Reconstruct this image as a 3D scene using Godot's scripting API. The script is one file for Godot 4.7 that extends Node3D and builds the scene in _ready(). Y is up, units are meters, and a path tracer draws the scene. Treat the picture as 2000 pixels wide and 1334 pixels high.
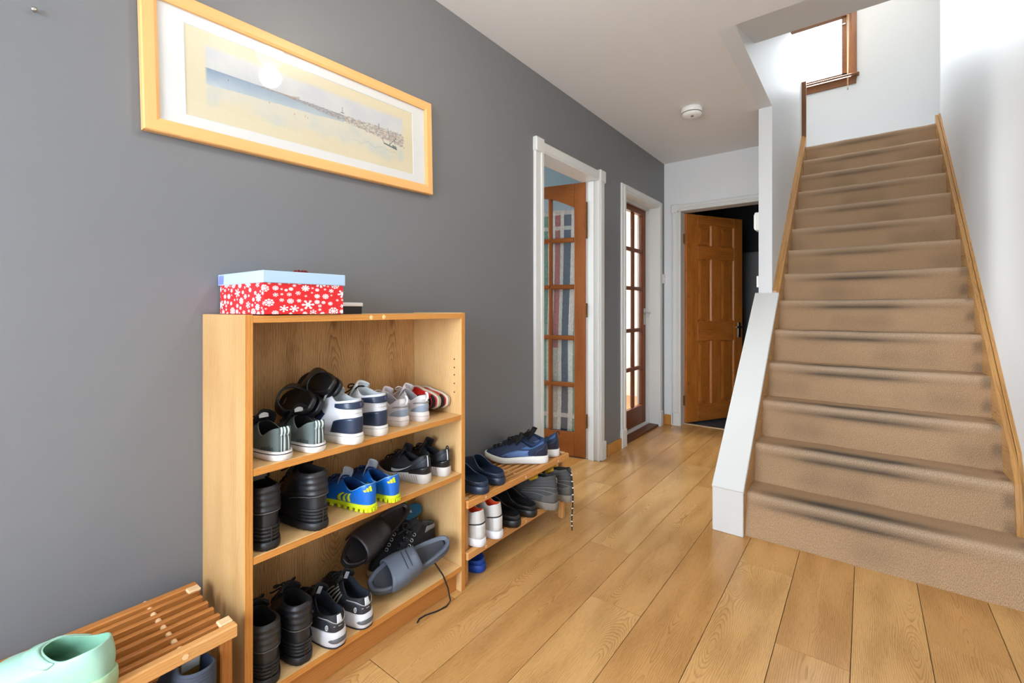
extends Node3D
# A hallway with shoe shelves, three doors and a carpeted staircase. Metres; floor at y = 0; x runs across the hall, -z down the hall.

const WX := -1.485          # face of the grey wall
const CEIL := 2.42
const ENDZ := -4.24
var M := {}
var taken := {}
var rng := RandomNumberGenerator.new()

func _ready():
	rng.seed = 7
	cam_and_light()
	make_materials()
	room()
	stairs()
	doors()
	bookcase_and_box()
	picture()
	small_fittings()
	racks()
	shoes()
	nest_details()

func cam_and_light():
	var cam := Camera3D.new()
	cam.name = "camera"
	cam.position = Vector3(0, 1.071, 0)
	cam.rotation.y = atan2(690.0, 891.0)
	cam.projection = Camera3D.PROJECTION_FRUSTUM
	cam.near = 0.05
	cam.far = 60.0
	cam.size = 0.05 * 1334.0 / 891.0
	cam.frustum_offset = Vector2(0, -0.05 * 64.0 / 891.0)
	add_child(cam)
	cam.current = true
	var we := WorldEnvironment.new()
	we.name = "environment"
	var e := Environment.new()
	e.background_mode = Environment.BG_SKY
	var sky := Sky.new()
	var pm := ProceduralSkyMaterial.new()
	pm.sky_top_color = Color(0.80, 0.87, 0.95)
	pm.sky_horizon_color = Color(0.93, 0.95, 0.97)
	pm.ground_bottom_color = Color(0.5, 0.5, 0.48)
	pm.ground_horizon_color = Color(0.85, 0.86, 0.86)
	pm.sky_energy_multiplier = 2.6
	pm.ground_energy_multiplier = 2.0
	sky.sky_material = pm
	e.sky = sky
	e.tonemap_mode = Environment.TONE_MAPPER_LINEAR
	e.tonemap_exposure = 1.12
	e.sdfgi_enabled = true
	e.ssao_enabled = true
	e.ssil_enabled = true
	we.environment = e
	add_child(we)
	# daylight through the glazed front entrance behind the camera, the stair window and the windows of the side rooms
	area("front_window_light", Vector3(-0.50, 1.25, 1.585), Vector3(0, 0, 0), Vector2(1.3, 1.4), 7.6, Color(0.90, 0.95, 1.0))
	area("stair_window_light", Vector3(-0.42, 3.85, -6.06), Vector3(0, PI, 0), Vector2(0.6, 0.62), 3.2, Color(0.95, 0.98, 1.0))
	area("lounge_window_light", Vector3(-4.42, 1.5, -1.7), Vector3(0, -PI / 2, 0), Vector2(1.5, 1.3), 10.5, Color(0.93, 0.97, 1.0))
	area("study_window_light", Vector3(-3.75, 1.5, -4.2), Vector3(0, -PI / 2, 0), Vector2(1.2, 1.3), 9.0, Color(1.0, 0.98, 0.94))
	area("kitchen_window_light", Vector3(0.3, 1.5, -7.1), Vector3(0, PI, 0), Vector2(0.6, 0.6), 0.25, Color(0.85, 0.92, 1.0))

func area(called, at, turn, size, energy, color):
	var l := AreaLight3D.new()
	l.name = called
	l.area_size = size
	l.area_normalize_energy = true
	l.light_energy = energy
	l.light_color = color
	l.area_range = 20.0
	l.area_attenuation = 2.0
	l.shadow_enabled = true
	l.position = at
	l.rotation = turn
	add_child(l)

# ---------------------------------------------------------------- naming and tagging
func numbered(n: String) -> String:
	if not taken.has(n):
		taken[n] = 0
		return n
	taken[n] += 1
	return "%s_%03d" % [n, taken[n]]

func tag(o, label: String, category: String, group := ""):
	o.set_meta("label", label)
	o.set_meta("category", category)
	if group != "":
		o.set_meta("group", group)
	return o

func thing(called: String, label: String, category: String, at := Vector3.ZERO, turn := 0.0, group := "") -> Node3D:
	var o := Node3D.new()
	o.name = numbered(called)
	add_child(o)
	o.position = at
	o.rotation.y = turn
	tag(o, label, category, group)
	return o

func obj(called: String, mesh, mat, parent: Node = null) -> MeshInstance3D:
	var mi := MeshInstance3D.new()
	if mesh is MB:
		mesh = mesh.done()
	mi.mesh = mesh
	mi.material_override = mat
	if parent == null:
		mi.name = numbered(called)
		add_child(mi)
	else:
		mi.name = called
		parent.add_child(mi, true)
	return mi

# details that belong to one part of a thing go under that part
func nest_details():
	var under := {"sole": ["sole_line", "sole_edge", "air_window", "sole_groove", "stud"], "tongue": ["tongue_label", "tongue_badge"], "strap": ["strap_groove"], "lid": ["lid_print"], "body": ["printed_paper"], "insole_tongue": ["insole_label"], "heel_counter": ["reflector", "heel_line", "emblem"], "collar": ["collar_label"]}
	for t in get_children():
		for p in under:
			var part := t.get_node_or_null(NodePath(p)) as Node3D
			if part == null:
				continue
			for c in t.get_children():
				for n in under[p]:
					if c is Node3D and c != part and str(c.name).rstrip("0123456789") == n:
						c.transform = part.transform.affine_inverse() * c.transform
						t.remove_child(c)
						part.add_child(c, true)

func struct(called: String, mesh, mat) -> MeshInstance3D:
	var mi := obj(called, mesh, mat)
	mi.set_meta("kind", "structure")
	return mi

# ---------------------------------------------------------------- mesh builder (corner orders are anticlockwise seen from outside)
class MB:
	var st := SurfaceTool.new()
	func _init():
		st.begin(Mesh.PRIMITIVE_TRIANGLES)
	func v(p: Vector3, uv: Vector2, c := Color.WHITE):
		st.set_color(c)
		st.set_uv(uv)
		st.add_vertex(p)
	func tri(a, b, c, ua := Vector2.ZERO, ub := Vector2.ZERO, uc := Vector2.ZERO, sg := -1):
		st.set_smooth_group(sg & 0xFFFFFFFF)
		v(a, ua); v(c, uc); v(b, ub)
	func quad(a, b, c, d, ua := Vector2.ZERO, ub := Vector2.ZERO, uc := Vector2.ZERO, ud := Vector2.ZERO, sg := -1):
		tri(a, b, c, ua, ub, uc, sg)
		tri(a, c, d, ua, uc, ud, sg)
	func done() -> ArrayMesh:
		st.generate_normals()
		st.index()
		return st.commit()
	# chamfered box; grain axis g (0 x, 1 y, 2 z) runs along u, in metres, from offset uo
	func box(c: Vector3, s: Vector3, b := 0.002, g := 0, uo := Vector2.ZERO, bs := Basis()):
		var h := s * 0.5
		b = minf(b, minf(h.x, minf(h.y, h.z)) * 0.8)
		var o := [1, 2, 0]
		var p := [2, 0, 1]
		for ax in 3:
			for sd in [-1.0, 1.0]:
				var i: int = o[ax]
				var j: int = p[ax]
				var q := []
				for e in [[-1, -1], [1, -1], [1, 1], [-1, 1]]:
					var k := Vector3()
					k[ax] = sd * h[ax]
					k[i] = e[0] * (h[i] - b)
					k[j] = e[1] * (h[j] - b)
					q.append(k)
				if sd < 0:
					q.reverse()
				face(q, c, ax, g, uo, bs)
		for ax in 3:     # edges along ax
			var i: int = o[ax]
			var j: int = p[ax]
			for e in [[-1, -1], [1, -1], [1, 1], [-1, 1]]:
				var q := []
				for k2 in [[0, -1], [1, -1], [1, 1], [0, 1]]:
					var k := Vector3()
					k[ax] = k2[1] * (h[ax] - b)
					k[i] = e[0] * (h[i] - (b if k2[0] == 1 else 0.0))
					k[j] = e[1] * (h[j] - (0.0 if k2[0] == 1 else b))
					q.append(k)
				if (e[0] * e[1]) < 0:
					q.reverse()
				face(q, c, i, g, uo, bs)
		for x in [-1, 1]:
			for y in [-1, 1]:
				for z in [-1, 1]:
					var a1 := Vector3(x * h.x, y * (h.y - b), z * (h.z - b))
					var a2 := Vector3(x * (h.x - b), y * h.y, z * (h.z - b))
					var a3 := Vector3(x * (h.x - b), y * (h.y - b), z * h.z)
					if x * y * z > 0:
						tri(c + bs * a1, c + bs * a2, c + bs * a3)
					else:
						tri(c + bs * a1, c + bs * a3, c + bs * a2)
	func face(q, c, ax, g, uo, bs):
		var uu := []
		for k in q:
			var m: Vector3 = k
			var gi: int = g
			if ax == g:
				gi = (g + 1) % 3
			var oi: int = 3 - ax - gi
			uu.append(uo + Vector2(m[gi], m[oi]))
		quad(c + bs * q[0], c + bs * q[1], c + bs * q[2], c + bs * q[3], uu[0], uu[1], uu[2], uu[3])
	# rows of points; outward normal = (along row) x (next row)
	func grid(rows: Array, closed := false, flip := false, us := 1.0, vs := 1.0, sg := 1, cols = null):
		var n: int = rows[0].size()
		var mm := n if closed else n - 1
		st.set_smooth_group(sg)
		for r in rows.size() - 1:
			var A = rows[r]
			var B = rows[r + 1]
			for i in mm:
				var j := (i + 1) % n
				var u0 := us * i / float(mm)
				var u1 := us * (i + 1) / float(mm)
				var v0 := vs * r / float(rows.size() - 1)
				var v1 := vs * (r + 1) / float(rows.size() - 1)
				var pa: Vector3 = A[i]
				var pb: Vector3 = A[j]
				var pc: Vector3 = B[j]
				var pd: Vector3 = B[i]
				var ca := Color.WHITE
				var cb := ca
				var cc := ca
				var cd := ca
				if cols != null:
					ca = cols[r][i]; cb = cols[r][j]; cc = cols[r + 1][j]; cd = cols[r + 1][i]
				if flip:
					v(pa, Vector2(u0, v0), ca); v(pb, Vector2(u1, v0), cb); v(pc, Vector2(u1, v1), cc)
					v(pa, Vector2(u0, v0), ca); v(pc, Vector2(u1, v1), cc); v(pd, Vector2(u0, v1), cd)
				else:
					v(pa, Vector2(u0, v0), ca); v(pc, Vector2(u1, v1), cc); v(pb, Vector2(u1, v0), cb)
					v(pa, Vector2(u0, v0), ca); v(pd, Vector2(u0, v1), cd); v(pc, Vector2(u1, v1), cc)
	func fan(ring, flip := false, sg := -1):
		var c := Vector3.ZERO
		for k in ring:
			c += k
		c /= ring.size()
		for i in ring.size():
			var a: Vector3 = ring[i]
			var b: Vector3 = ring[(i + 1) % ring.size()]
			var k := 2.0
			if flip:
				tri(c, b, a, Vector2(c.x, c.z) * k, Vector2(b.x, b.z) * k, Vector2(a.x, a.z) * k, sg)
			else:
				tri(c, a, b, Vector2(c.x, c.z) * k, Vector2(a.x, a.z) * k, Vector2(b.x, b.z) * k, sg)
	func tube(pts: Array, r: float, sides := 6, closed := false, caps := true):
		var rows := []
		var n := pts.size()
		var up := Vector3.UP
		for i in n:
			var d: Vector3
			if closed:
				d = pts[(i + 1) % n] - pts[(i - 1 + n) % n]
			else:
				d = pts[mini(i + 1, n - 1)] - pts[maxi(i - 1, 0)]
			d = d.normalized()
			if absf(d.dot(up)) > 0.98:
				up = Vector3(0.7, 0, 0.7)
			var x := up.cross(d).normalized()
			var y := d.cross(x)
			up = y
			var ring := []
			for k in sides:
				var a := TAU * k / sides
				ring.append(pts[i] + (x * cos(a) + y * sin(a)) * r)
			rows.append(ring)
		if closed:
			rows.append(rows[0])
		grid(rows, true)
		if caps and not closed:
			fan(rows[0], true)
			fan(rows[n - 1])
	# profile of (radius, height) turned about y through c
	func lathe(prof: Array, c: Vector3, seg := 24, bs := Basis()):
		var rows := []
		for p in prof:
			var ring := []
			for k in seg:
				var a := -TAU * k / seg
				ring.append(c + bs * Vector3(p[0] * cos(a), p[1], p[0] * sin(a)))
			rows.append(ring)
		grid(rows, true)
	# polygon (anticlockwise in its own xy plane) carried from z0 to z1 by basis bs and origin o
	func prism(poly: Array, z0: float, z1: float, bs := Basis(), o := Vector3.ZERO):
		var pk := PackedVector2Array(poly)
		var t := Geometry2D.triangulate_polygon(pk)
		for i in range(0, t.size(), 3):
			var a := pk[t[i]]
			var b := pk[t[i + 1]]
			var c := pk[t[i + 2]]
			if (b - a).cross(c - a) < 0:
				var w := b
				b = c
				c = w
			tri(o + bs * Vector3(a.x, a.y, z1), o + bs * Vector3(b.x, b.y, z1), o + bs * Vector3(c.x, c.y, z1), a, b, c)
			tri(o + bs * Vector3(a.x, a.y, z0), o + bs * Vector3(c.x, c.y, z0), o + bs * Vector3(b.x, b.y, z0), a, c, b)
		var len := 0.0
		for i in pk.size():
			var a := pk[i]
			var b := pk[(i + 1) % pk.size()]
			var l2 := len + a.distance_to(b)
			quad(o + bs * Vector3(a.x, a.y, z0), o + bs * Vector3(b.x, b.y, z0), o + bs * Vector3(b.x, b.y, z1), o + bs * Vector3(a.x, a.y, z1), Vector2(len, z0), Vector2(l2, z0), Vector2(l2, z1), Vector2(len, z1))
			len = l2

func bx(called: String, c: Vector3, s: Vector3, mat, parent: Node = null, b := 0.002, g := 0, bs := Basis()) -> MeshInstance3D:
	var m := MB.new()
	m.box(Vector3.ZERO, s, b, g, Vector2(rng.randf() * 3.0, rng.randf() * 3.0))
	var o := obj(called, m, mat, parent)
	o.transform = Transform3D(bs, c)
	return o

func sbx(called: String, lo: Vector3, hi: Vector3, mat, b := 0.001) -> MeshInstance3D:
	var m := MB.new()
	m.box((lo + hi) * 0.5, hi - lo, b)
	return struct(called, m, mat)

# ---------------------------------------------------------------- materials
func plain(r, g, b, rough := 0.6, metal := 0.0) -> StandardMaterial3D:
	var m := StandardMaterial3D.new()
	m.albedo_color = Color8(r, g, b)
	m.roughness = rough
	m.metallic = metal
	return m

func relief(m: StandardMaterial3D, freq: float, scale: float, cm: float, world := false, octaves := 3) -> StandardMaterial3D:
	var nt := NoiseTexture2D.new()
	nt.width = 256
	nt.height = 256
	nt.seamless = true
	var fn := FastNoiseLite.new()
	fn.noise_type = FastNoiseLite.TYPE_SIMPLEX
	fn.frequency = freq
	fn.fractal_octaves = octaves
	fn.seed = 3
	nt.noise = fn
	m.heightmap_enabled = true
	m.heightmap_texture = nt
	m.heightmap_scale = cm
	m.uv1_triplanar = true
	m.uv1_world_triplanar = world
	m.uv1_scale = Vector3.ONE * scale
	return m

# mottled colour (and relief) on triplanar axes
func mottled(a: Color, b: Color, rough: float, freq: float, scale: float, cm: float, world := false, octaves := 4) -> StandardMaterial3D:
	var m := StandardMaterial3D.new()
	m.roughness = rough
	var nt := NoiseTexture2D.new()
	nt.width = 256
	nt.height = 256
	nt.seamless = true
	var fn := FastNoiseLite.new()
	fn.noise_type = FastNoiseLite.TYPE_SIMPLEX
	fn.frequency = freq
	fn.fractal_octaves = octaves
	fn.seed = 11
	nt.noise = fn
	var gr := Gradient.new()
	gr.colors = PackedColorArray([a, b])
	gr.offsets = PackedFloat32Array([0.25, 0.75])
	nt.color_ramp = gr
	m.albedo_texture = nt
	m.uv1_triplanar = true
	m.uv1_world_triplanar = world
	m.uv1_scale = Vector3.ONE * scale
	if cm > 0.0:
		m.heightmap_enabled = true
		m.heightmap_texture = nt
		m.heightmap_scale = cm
	return m

# a sawn board: growth rings of a trunk whose pith dips through the board, plus pores. su x sv metres
func wood_image(w: int, h: int, su: float, sv: float, sd: int, light: Color, dark: Color, ring := 0.006, tilt := 0.05, warp := 0.006, fold := false, strength := 1.0, dipping := 0.0) -> ImageTexture:
	var r := RandomNumberGenerator.new()
	r.seed = sd
	var n1 := FastNoiseLite.new()
	n1.seed = sd
	n1.noise_type = FastNoiseLite.TYPE_SIMPLEX
	n1.frequency = 1.0
	n1.fractal_type = FastNoiseLite.FRACTAL_NONE
	var u0 := r.randf_range(0.15, 0.85) * su
	var v0 := r.randf_range(-0.35, 0.35) * sv
	var dep := r.randf_range(0.004, 0.014)
	var data := PackedByteArray()
	data.resize(w * h * 3)
	var k := 0
	for y in h:
		var fy := float(y) / h
		if fold:
			fy = absf(2.0 * fy - 1.0)
		var v := (fy - 0.5) * sv
		for x in w:
			var fx := float(x) / w
			if fold:
				fx = absf(2.0 * fx - 1.0)
			var u := fx * su
			var q := n1.get_noise_2d(u * 3.1, v * 14.0) * warp + n1.get_noise_2d(u * 11.0 + 40.0, v * 40.0) * warp * 0.3
			var dz := dep + tilt * (u - u0) + dipping * n1.get_noise_2d(u * 1.7 + 3.0, 77.0) + q
			var dv := v - v0 + q * 0.7
			var rr := sqrt(dv * dv + dz * dz) / ring
			var f := rr - floorf(rr)
			var line := (pow(f, 4.0) if f < 0.9 else (1.0 - f) * 6.6) * clampf((rr - 0.6) * 0.8, 0.0, 1.0)
			var pore := n1.get_noise_2d(u * 9.0, v * 420.0) * 0.6 + n1.get_noise_2d(u * 22.0 + 7.0, v * 760.0) * 0.4
			var broad := n1.get_noise_2d(u * 2.0 + 9.0, v * 9.0 + 5.0)
			var t := clampf((line * 0.62 + maxf(pore, 0.0) * 0.30 + broad * 0.16) * strength, 0.0, 1.0)
			data[k] = int(255.0 * lerpf(light.r, dark.r, t))
			data[k + 1] = int(255.0 * lerpf(light.g, dark.g, t))
			data[k + 2] = int(255.0 * lerpf(light.b, dark.b, t))
			k += 3
	return ImageTexture.create_from_image(Image.create_from_data(w, h, false, Image.FORMAT_RGB8, data))

func wood(tex: ImageTexture, su: float, sv: float, rough := 0.45, tint := Color.WHITE) -> StandardMaterial3D:
	var m := StandardMaterial3D.new()
	m.albedo_texture = tex
	m.albedo_color = tint
	m.roughness = rough
	m.metallic_specular = 0.38
	m.uv1_scale = Vector3(1.0 / su, 1.0 / sv, 1)
	return m

var pine_image: ImageTexture
func pine_tex() -> ImageTexture:
	if pine_image == null:
		pine_image = wood_image(512, 512, 1.2, 0.36, 5, Color8(212, 156, 94), Color8(150, 96, 48), 0.009, 0.03, 0.008, true, 1.0)
	return pine_image

func make_materials():
	M.grey_wall = relief(plain(112, 113, 115, 0.42), 0.03, 1.2, 0.04, true)
	M.white_wall = relief(plain(218, 220, 221, 0.5), 0.03, 1.2, 0.03, true)
	M.ceiling = relief(plain(226, 224, 222, 0.8), 0.05, 1.5, 0.025, true)
	M.gloss_white = relief(plain(212, 212, 209, 0.3), 0.03, 2.0, 0.02, true)
	M.blue_grey = plain(120, 135, 140, 0.8)
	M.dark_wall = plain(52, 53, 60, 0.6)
	M.cream = plain(228, 226, 218, 0.8)
	M.slate = mottled(Color8(48, 58, 72), Color8(70, 82, 96), 0.5, 0.02, 2.0, 0.0)
	M.white_plastic = plain(232, 232, 228, 0.35)
	M.steel = plain(190, 188, 184, 0.28, 1.0)
	M.brass = plain(150, 118, 70, 0.4, 0.8)
	M.rust = mottled(Color8(92, 58, 30), Color8(160, 112, 62), 0.8, 0.05, 9.0, 0.1)
	M.glass = glassy(0.05)
	M.threshold = plain(214, 190, 150, 0.4)
	var oak := wood_image(512, 512, 1.2, 0.36, 21, Color8(222, 184, 130), Color8(174, 127, 74), 0.008, 0.008, 0.004, true, 0.9)
	M.oak = wood(oak, 2.4, 0.72, 0.42)
	M.oak_dimmed = wood(oak, 2.4, 0.72, 0.42, Color8(220, 212, 202))  # oak dimmed in its colour for the strongly lit left side panel
	M.rack_dark = wood(pine_tex(), 2.4, 0.72, 0.45, Color8(222, 198, 170))
	M.oak_back = wood(wood_image(512, 512, 1.2, 0.36, 77, Color8(204, 162, 108), Color8(116, 78, 42), 0.007, 0.012, 0.005, true, 1.25, 0.04), 2.4, 0.72, 0.55)
	var pine := pine_tex()
	M.rack = wood(pine, 2.4, 0.72, 0.45)
	M.rack_pale = wood(pine, 2.4, 0.72, 0.45, Color8(255, 244, 226))
	M.peg = plain(226, 190, 146, 0.5)
	var mah := wood_image(512, 512, 1.2, 0.36, 15, Color8(152, 90, 42), Color8(98, 50, 19), 0.010, 0.03, 0.008, true, 0.9)
	M.door_brown = wood(mah, 2.4, 0.72, 0.35)
	M.door_dark = wood(mah, 2.4, 0.72, 0.4, Color8(200, 176, 170))
	M.sill_dark = wood(mah, 2.4, 0.72, 0.4, Color8(170, 160, 150))
	M.window_wood = wood(pine, 2.4, 0.72, 0.4, Color8(160, 150, 168))
	var dp := wood_image(512, 512, 1.2, 0.36, 33, Color8(180, 108, 44), Color8(112, 58, 18), 0.016, 0.05, 0.012, true, 1.0)
	M.door_pine = wood(dp, 2.4, 0.72, 0.3)
	M.string = wood(wood_image(512, 512, 1.2, 0.36, 41, Color8(190, 142, 84), Color8(130, 88, 46), 0.012, 0.03, 0.01, true, 1.0), 2.4, 0.72, 0.22)
	M.skirt = wood(oak, 2.4, 0.72, 0.4, Color8(220, 186, 140))
	M.plinth = wood(oak, 2.4, 0.72, 0.42, Color8(222, 182, 138))  # oak tinted darker and redder, with the plinth's weaker light in the colour
	M.frame = wood(wood_image(256, 256, 1.2, 0.36, 52, Color8(230, 176, 112), Color8(190, 136, 76), 0.012, 0.01, 0.004, true, 0.4), 2.4, 0.72, 0.35)
	M.edge_band = wood(oak, 2.4, 0.72, 0.4, Color8(238, 200, 148))
	M.plank = []
	for i in 7:
		var t := wood_image(1280, 185, 1.345, 0.194, 100 + i * 7, Color8(210, 164, 104).lerp(Color8(196, 146, 88), 0.16 * i), Color8(118, 76, 34), rng.randf_range(0.0045, 0.006), rng.randf_range(0.01, 0.035) * (1 if i % 2 else -1), 0.0032, false, 0.85, [0.042, 0.022, 0.010][i % 3])
		var m := wood(t, 1.0, 1.0, 0.2)
		m.roughness = 0.22
		m.metallic_specular = 0.36
		M.plank.append(m)
	M.joint = plain(52, 34, 18, 0.9)
	M.black_rubber = relief(plain(24, 25, 28, 0.5), 0.06, 12.0, 0.06)
	M.black_foam = plain(22, 23, 26, 0.42)
	M.black_cloth = relief(plain(20, 20, 22, 0.85), 0.15, 14.0, 0.08)
	M.black_leather = relief(plain(30, 31, 35, 0.36), 0.2, 18.0, 0.035)
	M.charcoal_leather = relief(plain(44, 43, 42, 0.42), 0.2, 18.0, 0.035)
	M.lace_black = plain(16, 16, 18, 0.8)

func glassy(alpha) -> StandardMaterial3D:
	var m := StandardMaterial3D.new()
	m.transparency = BaseMaterial3D.TRANSPARENCY_ALPHA
	m.albedo_color = Color(0.95, 0.98, 0.97, alpha)
	m.roughness = 0.02
	return m

# ---------------------------------------------------------------- the shell
func room():
	# floor: a dark bed with the laminate planks on it, one mesh each
	var bed := MB.new()
	bed.box(Vector3(-0.55, -0.054, -1.37), Vector3(2.2, 0.1, 5.95), 0.0005)
	var fl := struct("floor", bed, M.joint)
	var joints := {-2: -2.05, -1: -2.549, 0: -0.836, 1: -1.887, 2: -1.53, 3: -1.06, 4: -2.123, 5: -1.676, 6: -1.30, 7: -1.98, 8: -1.52}
	var full := MB.new()
	full.box(Vector3.ZERO, Vector3(0.1920, 0.008, 1.3425), 0.0006, 2, Vector2(0.6725, 0.097))
	var full_mesh := full.done()
	for p in M.plank:
		p.uv1_scale = Vector3(1 / 1.345, 1 / 0.194, 1)
	var nn := 0
	for k in range(-2, 9):
		var x0 := -1.199 + 0.194 * k
		var x1 := minf(x0 + 0.194, 0.53)
		var z: float = joints[k] + 1.345 * 3
		while z > -4.34:
			var za := minf(z, 1.55)
			var zb := maxf(z - 1.345, -4.335)
			if za - zb > 0.02:
				var c := Vector3((x0 + x1) * 0.5, -0.004, (za + zb) * 0.5)
				var mesh = full_mesh
				if za - zb < 1.34 or x1 - x0 < 0.19:
					var part := MB.new()
					part.box(Vector3.ZERO, Vector3(x1 - x0 - 0.0020, 0.008, za - zb - 0.0025), 0.0006, 2, Vector2(0.6725 + (c.z - z + 0.6725) * 0.99, 0.097))
					mesh = part.done()
				var pl := obj("floor_plank", mesh, M.plank[(nn * 3 + k + 2) % M.plank.size()], fl)
				pl.position = c
				if nn % 2 and mesh == full_mesh:
					pl.rotation.y = PI
				nn += 1
			z -= 1.345
	sbx("floor", Vector3(-4.6, -0.1, -3.25), Vector3(-1.588, -0.002, 0.4), M.skirt)
	sbx("floor", Vector3(-3.95, -0.1, -5.4), Vector3(-1.65, -0.002, -3.25), M.skirt)
	sbx("floor", Vector3(-1.75, -0.1, -6.4), Vector3(-0.57, -0.004, -4.345), M.slate)
	# the grey wall with its two door openings
	var w := MB.new()
	for s in [[-2.195, 1.7, 0.0, CEIL], [-2.90, -2.195, 1.985, CEIL], [-3.36, -2.90, 0.0, CEIL], [-4.10, -3.36, 2.0, CEIL], [ENDZ, -4.10, 0.0, CEIL]]:
		w.box(Vector3(WX - 0.06, (s[2] + s[3]) / 2, (s[0] + s[1]) / 2), Vector3(0.12, s[3] - s[2], s[1] - s[0]), 0.0003)
	struct("wall_left", w, M.grey_wall)
	w = MB.new()
	for s in [[-1.75, -1.345, 0.0, CEIL], [-1.345, -0.60, 1.975, CEIL], [-0.60, -0.57, 0.0, CEIL]]:
		w.box(Vector3((s[0] + s[1]) / 2, (s[2] + s[3]) / 2, ENDZ - 0.06), Vector3(s[1] - s[0], s[3] - s[2], 0.12), 0.0003)
	struct("wall_end", w, M.white_wall)
	sbx("wall_right", Vector3(0.50, -0.1, -5.247), Vector3(0.62, 5.0, 1.7), M.white_wall)
	# front wall with a wide glazed entrance behind the camera
	w = MB.new()
	for s in [[-1.605, -1.25, 0.0, CEIL], [0.35, 0.5, 0.0, CEIL], [-1.25, 0.35, 0.0, 0.55], [-1.25, 0.35, 2.15, CEIL]]:
		w.box(Vector3((s[0] + s[1]) / 2, (s[2] + s[3]) / 2, 1.66), Vector3(s[1] - s[0], s[3] - s[2], 0.12), 0.0003)
	struct("wall_front", w, M.white_wall)
	var wf := Node3D.new()
	wf.name = numbered("window_1")
	wf.set_meta("kind", "structure")
	add_child(wf)
	for x in [-1.225, -0.45, 0.325]:
		bx("window_frame", Vector3(x, 1.35, 1.66), Vector3(0.05, 1.6, 0.07), M.gloss_white, wf)
	for y in [0.575, 2.125]:
		bx("window_frame", Vector3(-0.45, y, 1.66), Vector3(1.6, 0.05, 0.07), M.gloss_white, wf)
	for x in [-0.8375, -0.0625]:
		bx("pane", Vector3(x, 1.35, 1.66), Vector3(0.72, 1.5, 0.006), M.glass, wf, 0.0005)
	# ceiling of the hall, cut away over the stairs
	w = MB.new()
	w.box(Vector3(-0.49, CEIL + 0.07, -0.331), Vector3(2.22, 0.14, 4.064), 0.0003)
	w.box(Vector3(-1.09, CEIL + 0.07, -3.36), Vector3(1.04, 0.14, 1.994), 0.0003)
	struct("ceiling", w, M.ceiling)
	# sloping soffit at the edge of the stair opening
	w = MB.new()
	w.prism([Vector2(2.363, CEIL), Vector2(2.854, 2.557), Vector2(2.854, 4.95), Vector2(2.363, 4.95)], -0.49, 0.50, Basis(Vector3(0, 0, -1), Vector3.UP, Vector3(1, 0, 0)))
	struct("ceiling", w, M.white_wall)
	# wall between hall and stairs: post end below, balustrade wall above
	w = MB.new()
	var zb := Basis(Vector3(0, 0, -1), Vector3.UP, Vector3(1, 0, 0))
	w.prism([Vector2(3.46, 0), Vector2(5.24, 0), Vector2(5.24, 3.60), Vector2(4.4, 3.36), Vector2(2.363, 3.2), Vector2(2.363, CEIL), Vector2(3.46, CEIL)], -0.57, -0.49, zb)
	struct("wall_stair", w, M.white_wall)
	w = MB.new()
	w.box(Vector3(-0.478, 2.96, -5.252), Vector3(0.05, 0.64, 0.02), 0.003, 1)
	struct("trim_1", w, M.window_wood)
	# upper landing
	w = MB.new()
	w.box(Vector3(-0.53, 2.57, -5.66), Vector3(2.3, 0.12, 0.86), 0.0005)
	w.box(Vector3(-1.16, 2.57, -3.8), Vector3(1.18, 0.12, 2.87), 0.0005)
	struct("floor", w, M.ceiling)
	w = MB.new()
	for s in [[-1.75, -0.84, 2.4, 5.0], [-0.077, 0.75, 2.4, 5.0], [-0.84, -0.077, 2.4, 3.56], [-0.84, -0.077, 4.30, 5.0]]:
		w.box(Vector3((s[0] + s[1]) / 2, (s[2] + s[3]) / 2, -6.16), Vector3(s[1] - s[0], s[3] - s[2], 0.12), 0.0003)
	struct("wall_back", w, M.white_wall)
	sbx("wall_landing_right", Vector3(0.63, 2.4, -6.1), Vector3(0.75, 5.0, -5.2), M.white_wall)
	sbx("wall_landing_left", Vector3(-1.87, 2.4, -6.22), Vector3(-1.75, 5.0, -2.3), M.white_wall)
	sbx("wall_landing_front", Vector3(-1.75, 2.63, -2.483), Vector3(-0.57, 5.0, -2.363), M.white_wall)
	sbx("ceiling", Vector3(-1.9, 4.95, -6.3), Vector3(0.8, 5.07, -2.3), M.ceiling)
	# window over the landing
	var wn := Node3D.new()
	wn.name = numbered("window_2")
	wn.set_meta("kind", "structure")
	add_child(wn)
	bx("window_frame", Vector3(-0.115, 3.93, -6.13), Vector3(0.076, 0.76, 0.06), M.window_wood, wn, 0.003, 1)
	bx("window_frame", Vector3(-0.81, 3.93, -6.13), Vector3(0.06, 0.76, 0.06), M.window_wood, wn, 0.003, 1)
	bx("window_frame", Vector3(-0.46, 4.27, -6.13), Vector3(0.76, 0.06, 0.06), M.window_wood, wn, 0.003)
	bx("window_casing", Vector3(-0.096, 3.93, -6.09), Vector3(0.05, 0.80, 0.025), M.window_wood, wn, 0.003, 1)
	bx("window_casing", Vector3(-0.46, 4.335, -6.09), Vector3(0.83, 0.06, 0.03), M.frame, wn, 0.003)
	bx("sash", Vector3(-0.178, 3.92, -6.15), Vector3(0.05, 0.66, 0.045), M.window_wood, wn, 0.003, 1)
	bx("sash", Vector3(-0.755, 3.92, -6.15), Vector3(0.05, 0.66, 0.045), M.window_wood, wn, 0.003, 1)
	bx("sash", Vector3(-0.466, 3.605, -6.15), Vector3(0.63, 0.05, 0.045), M.window_wood, wn, 0.003)
	bx("pane", Vector3(-0.466, 3.93, -6.165), Vector3(0.56, 0.62, 0.005), M.glass, wn, 0.0005)
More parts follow.
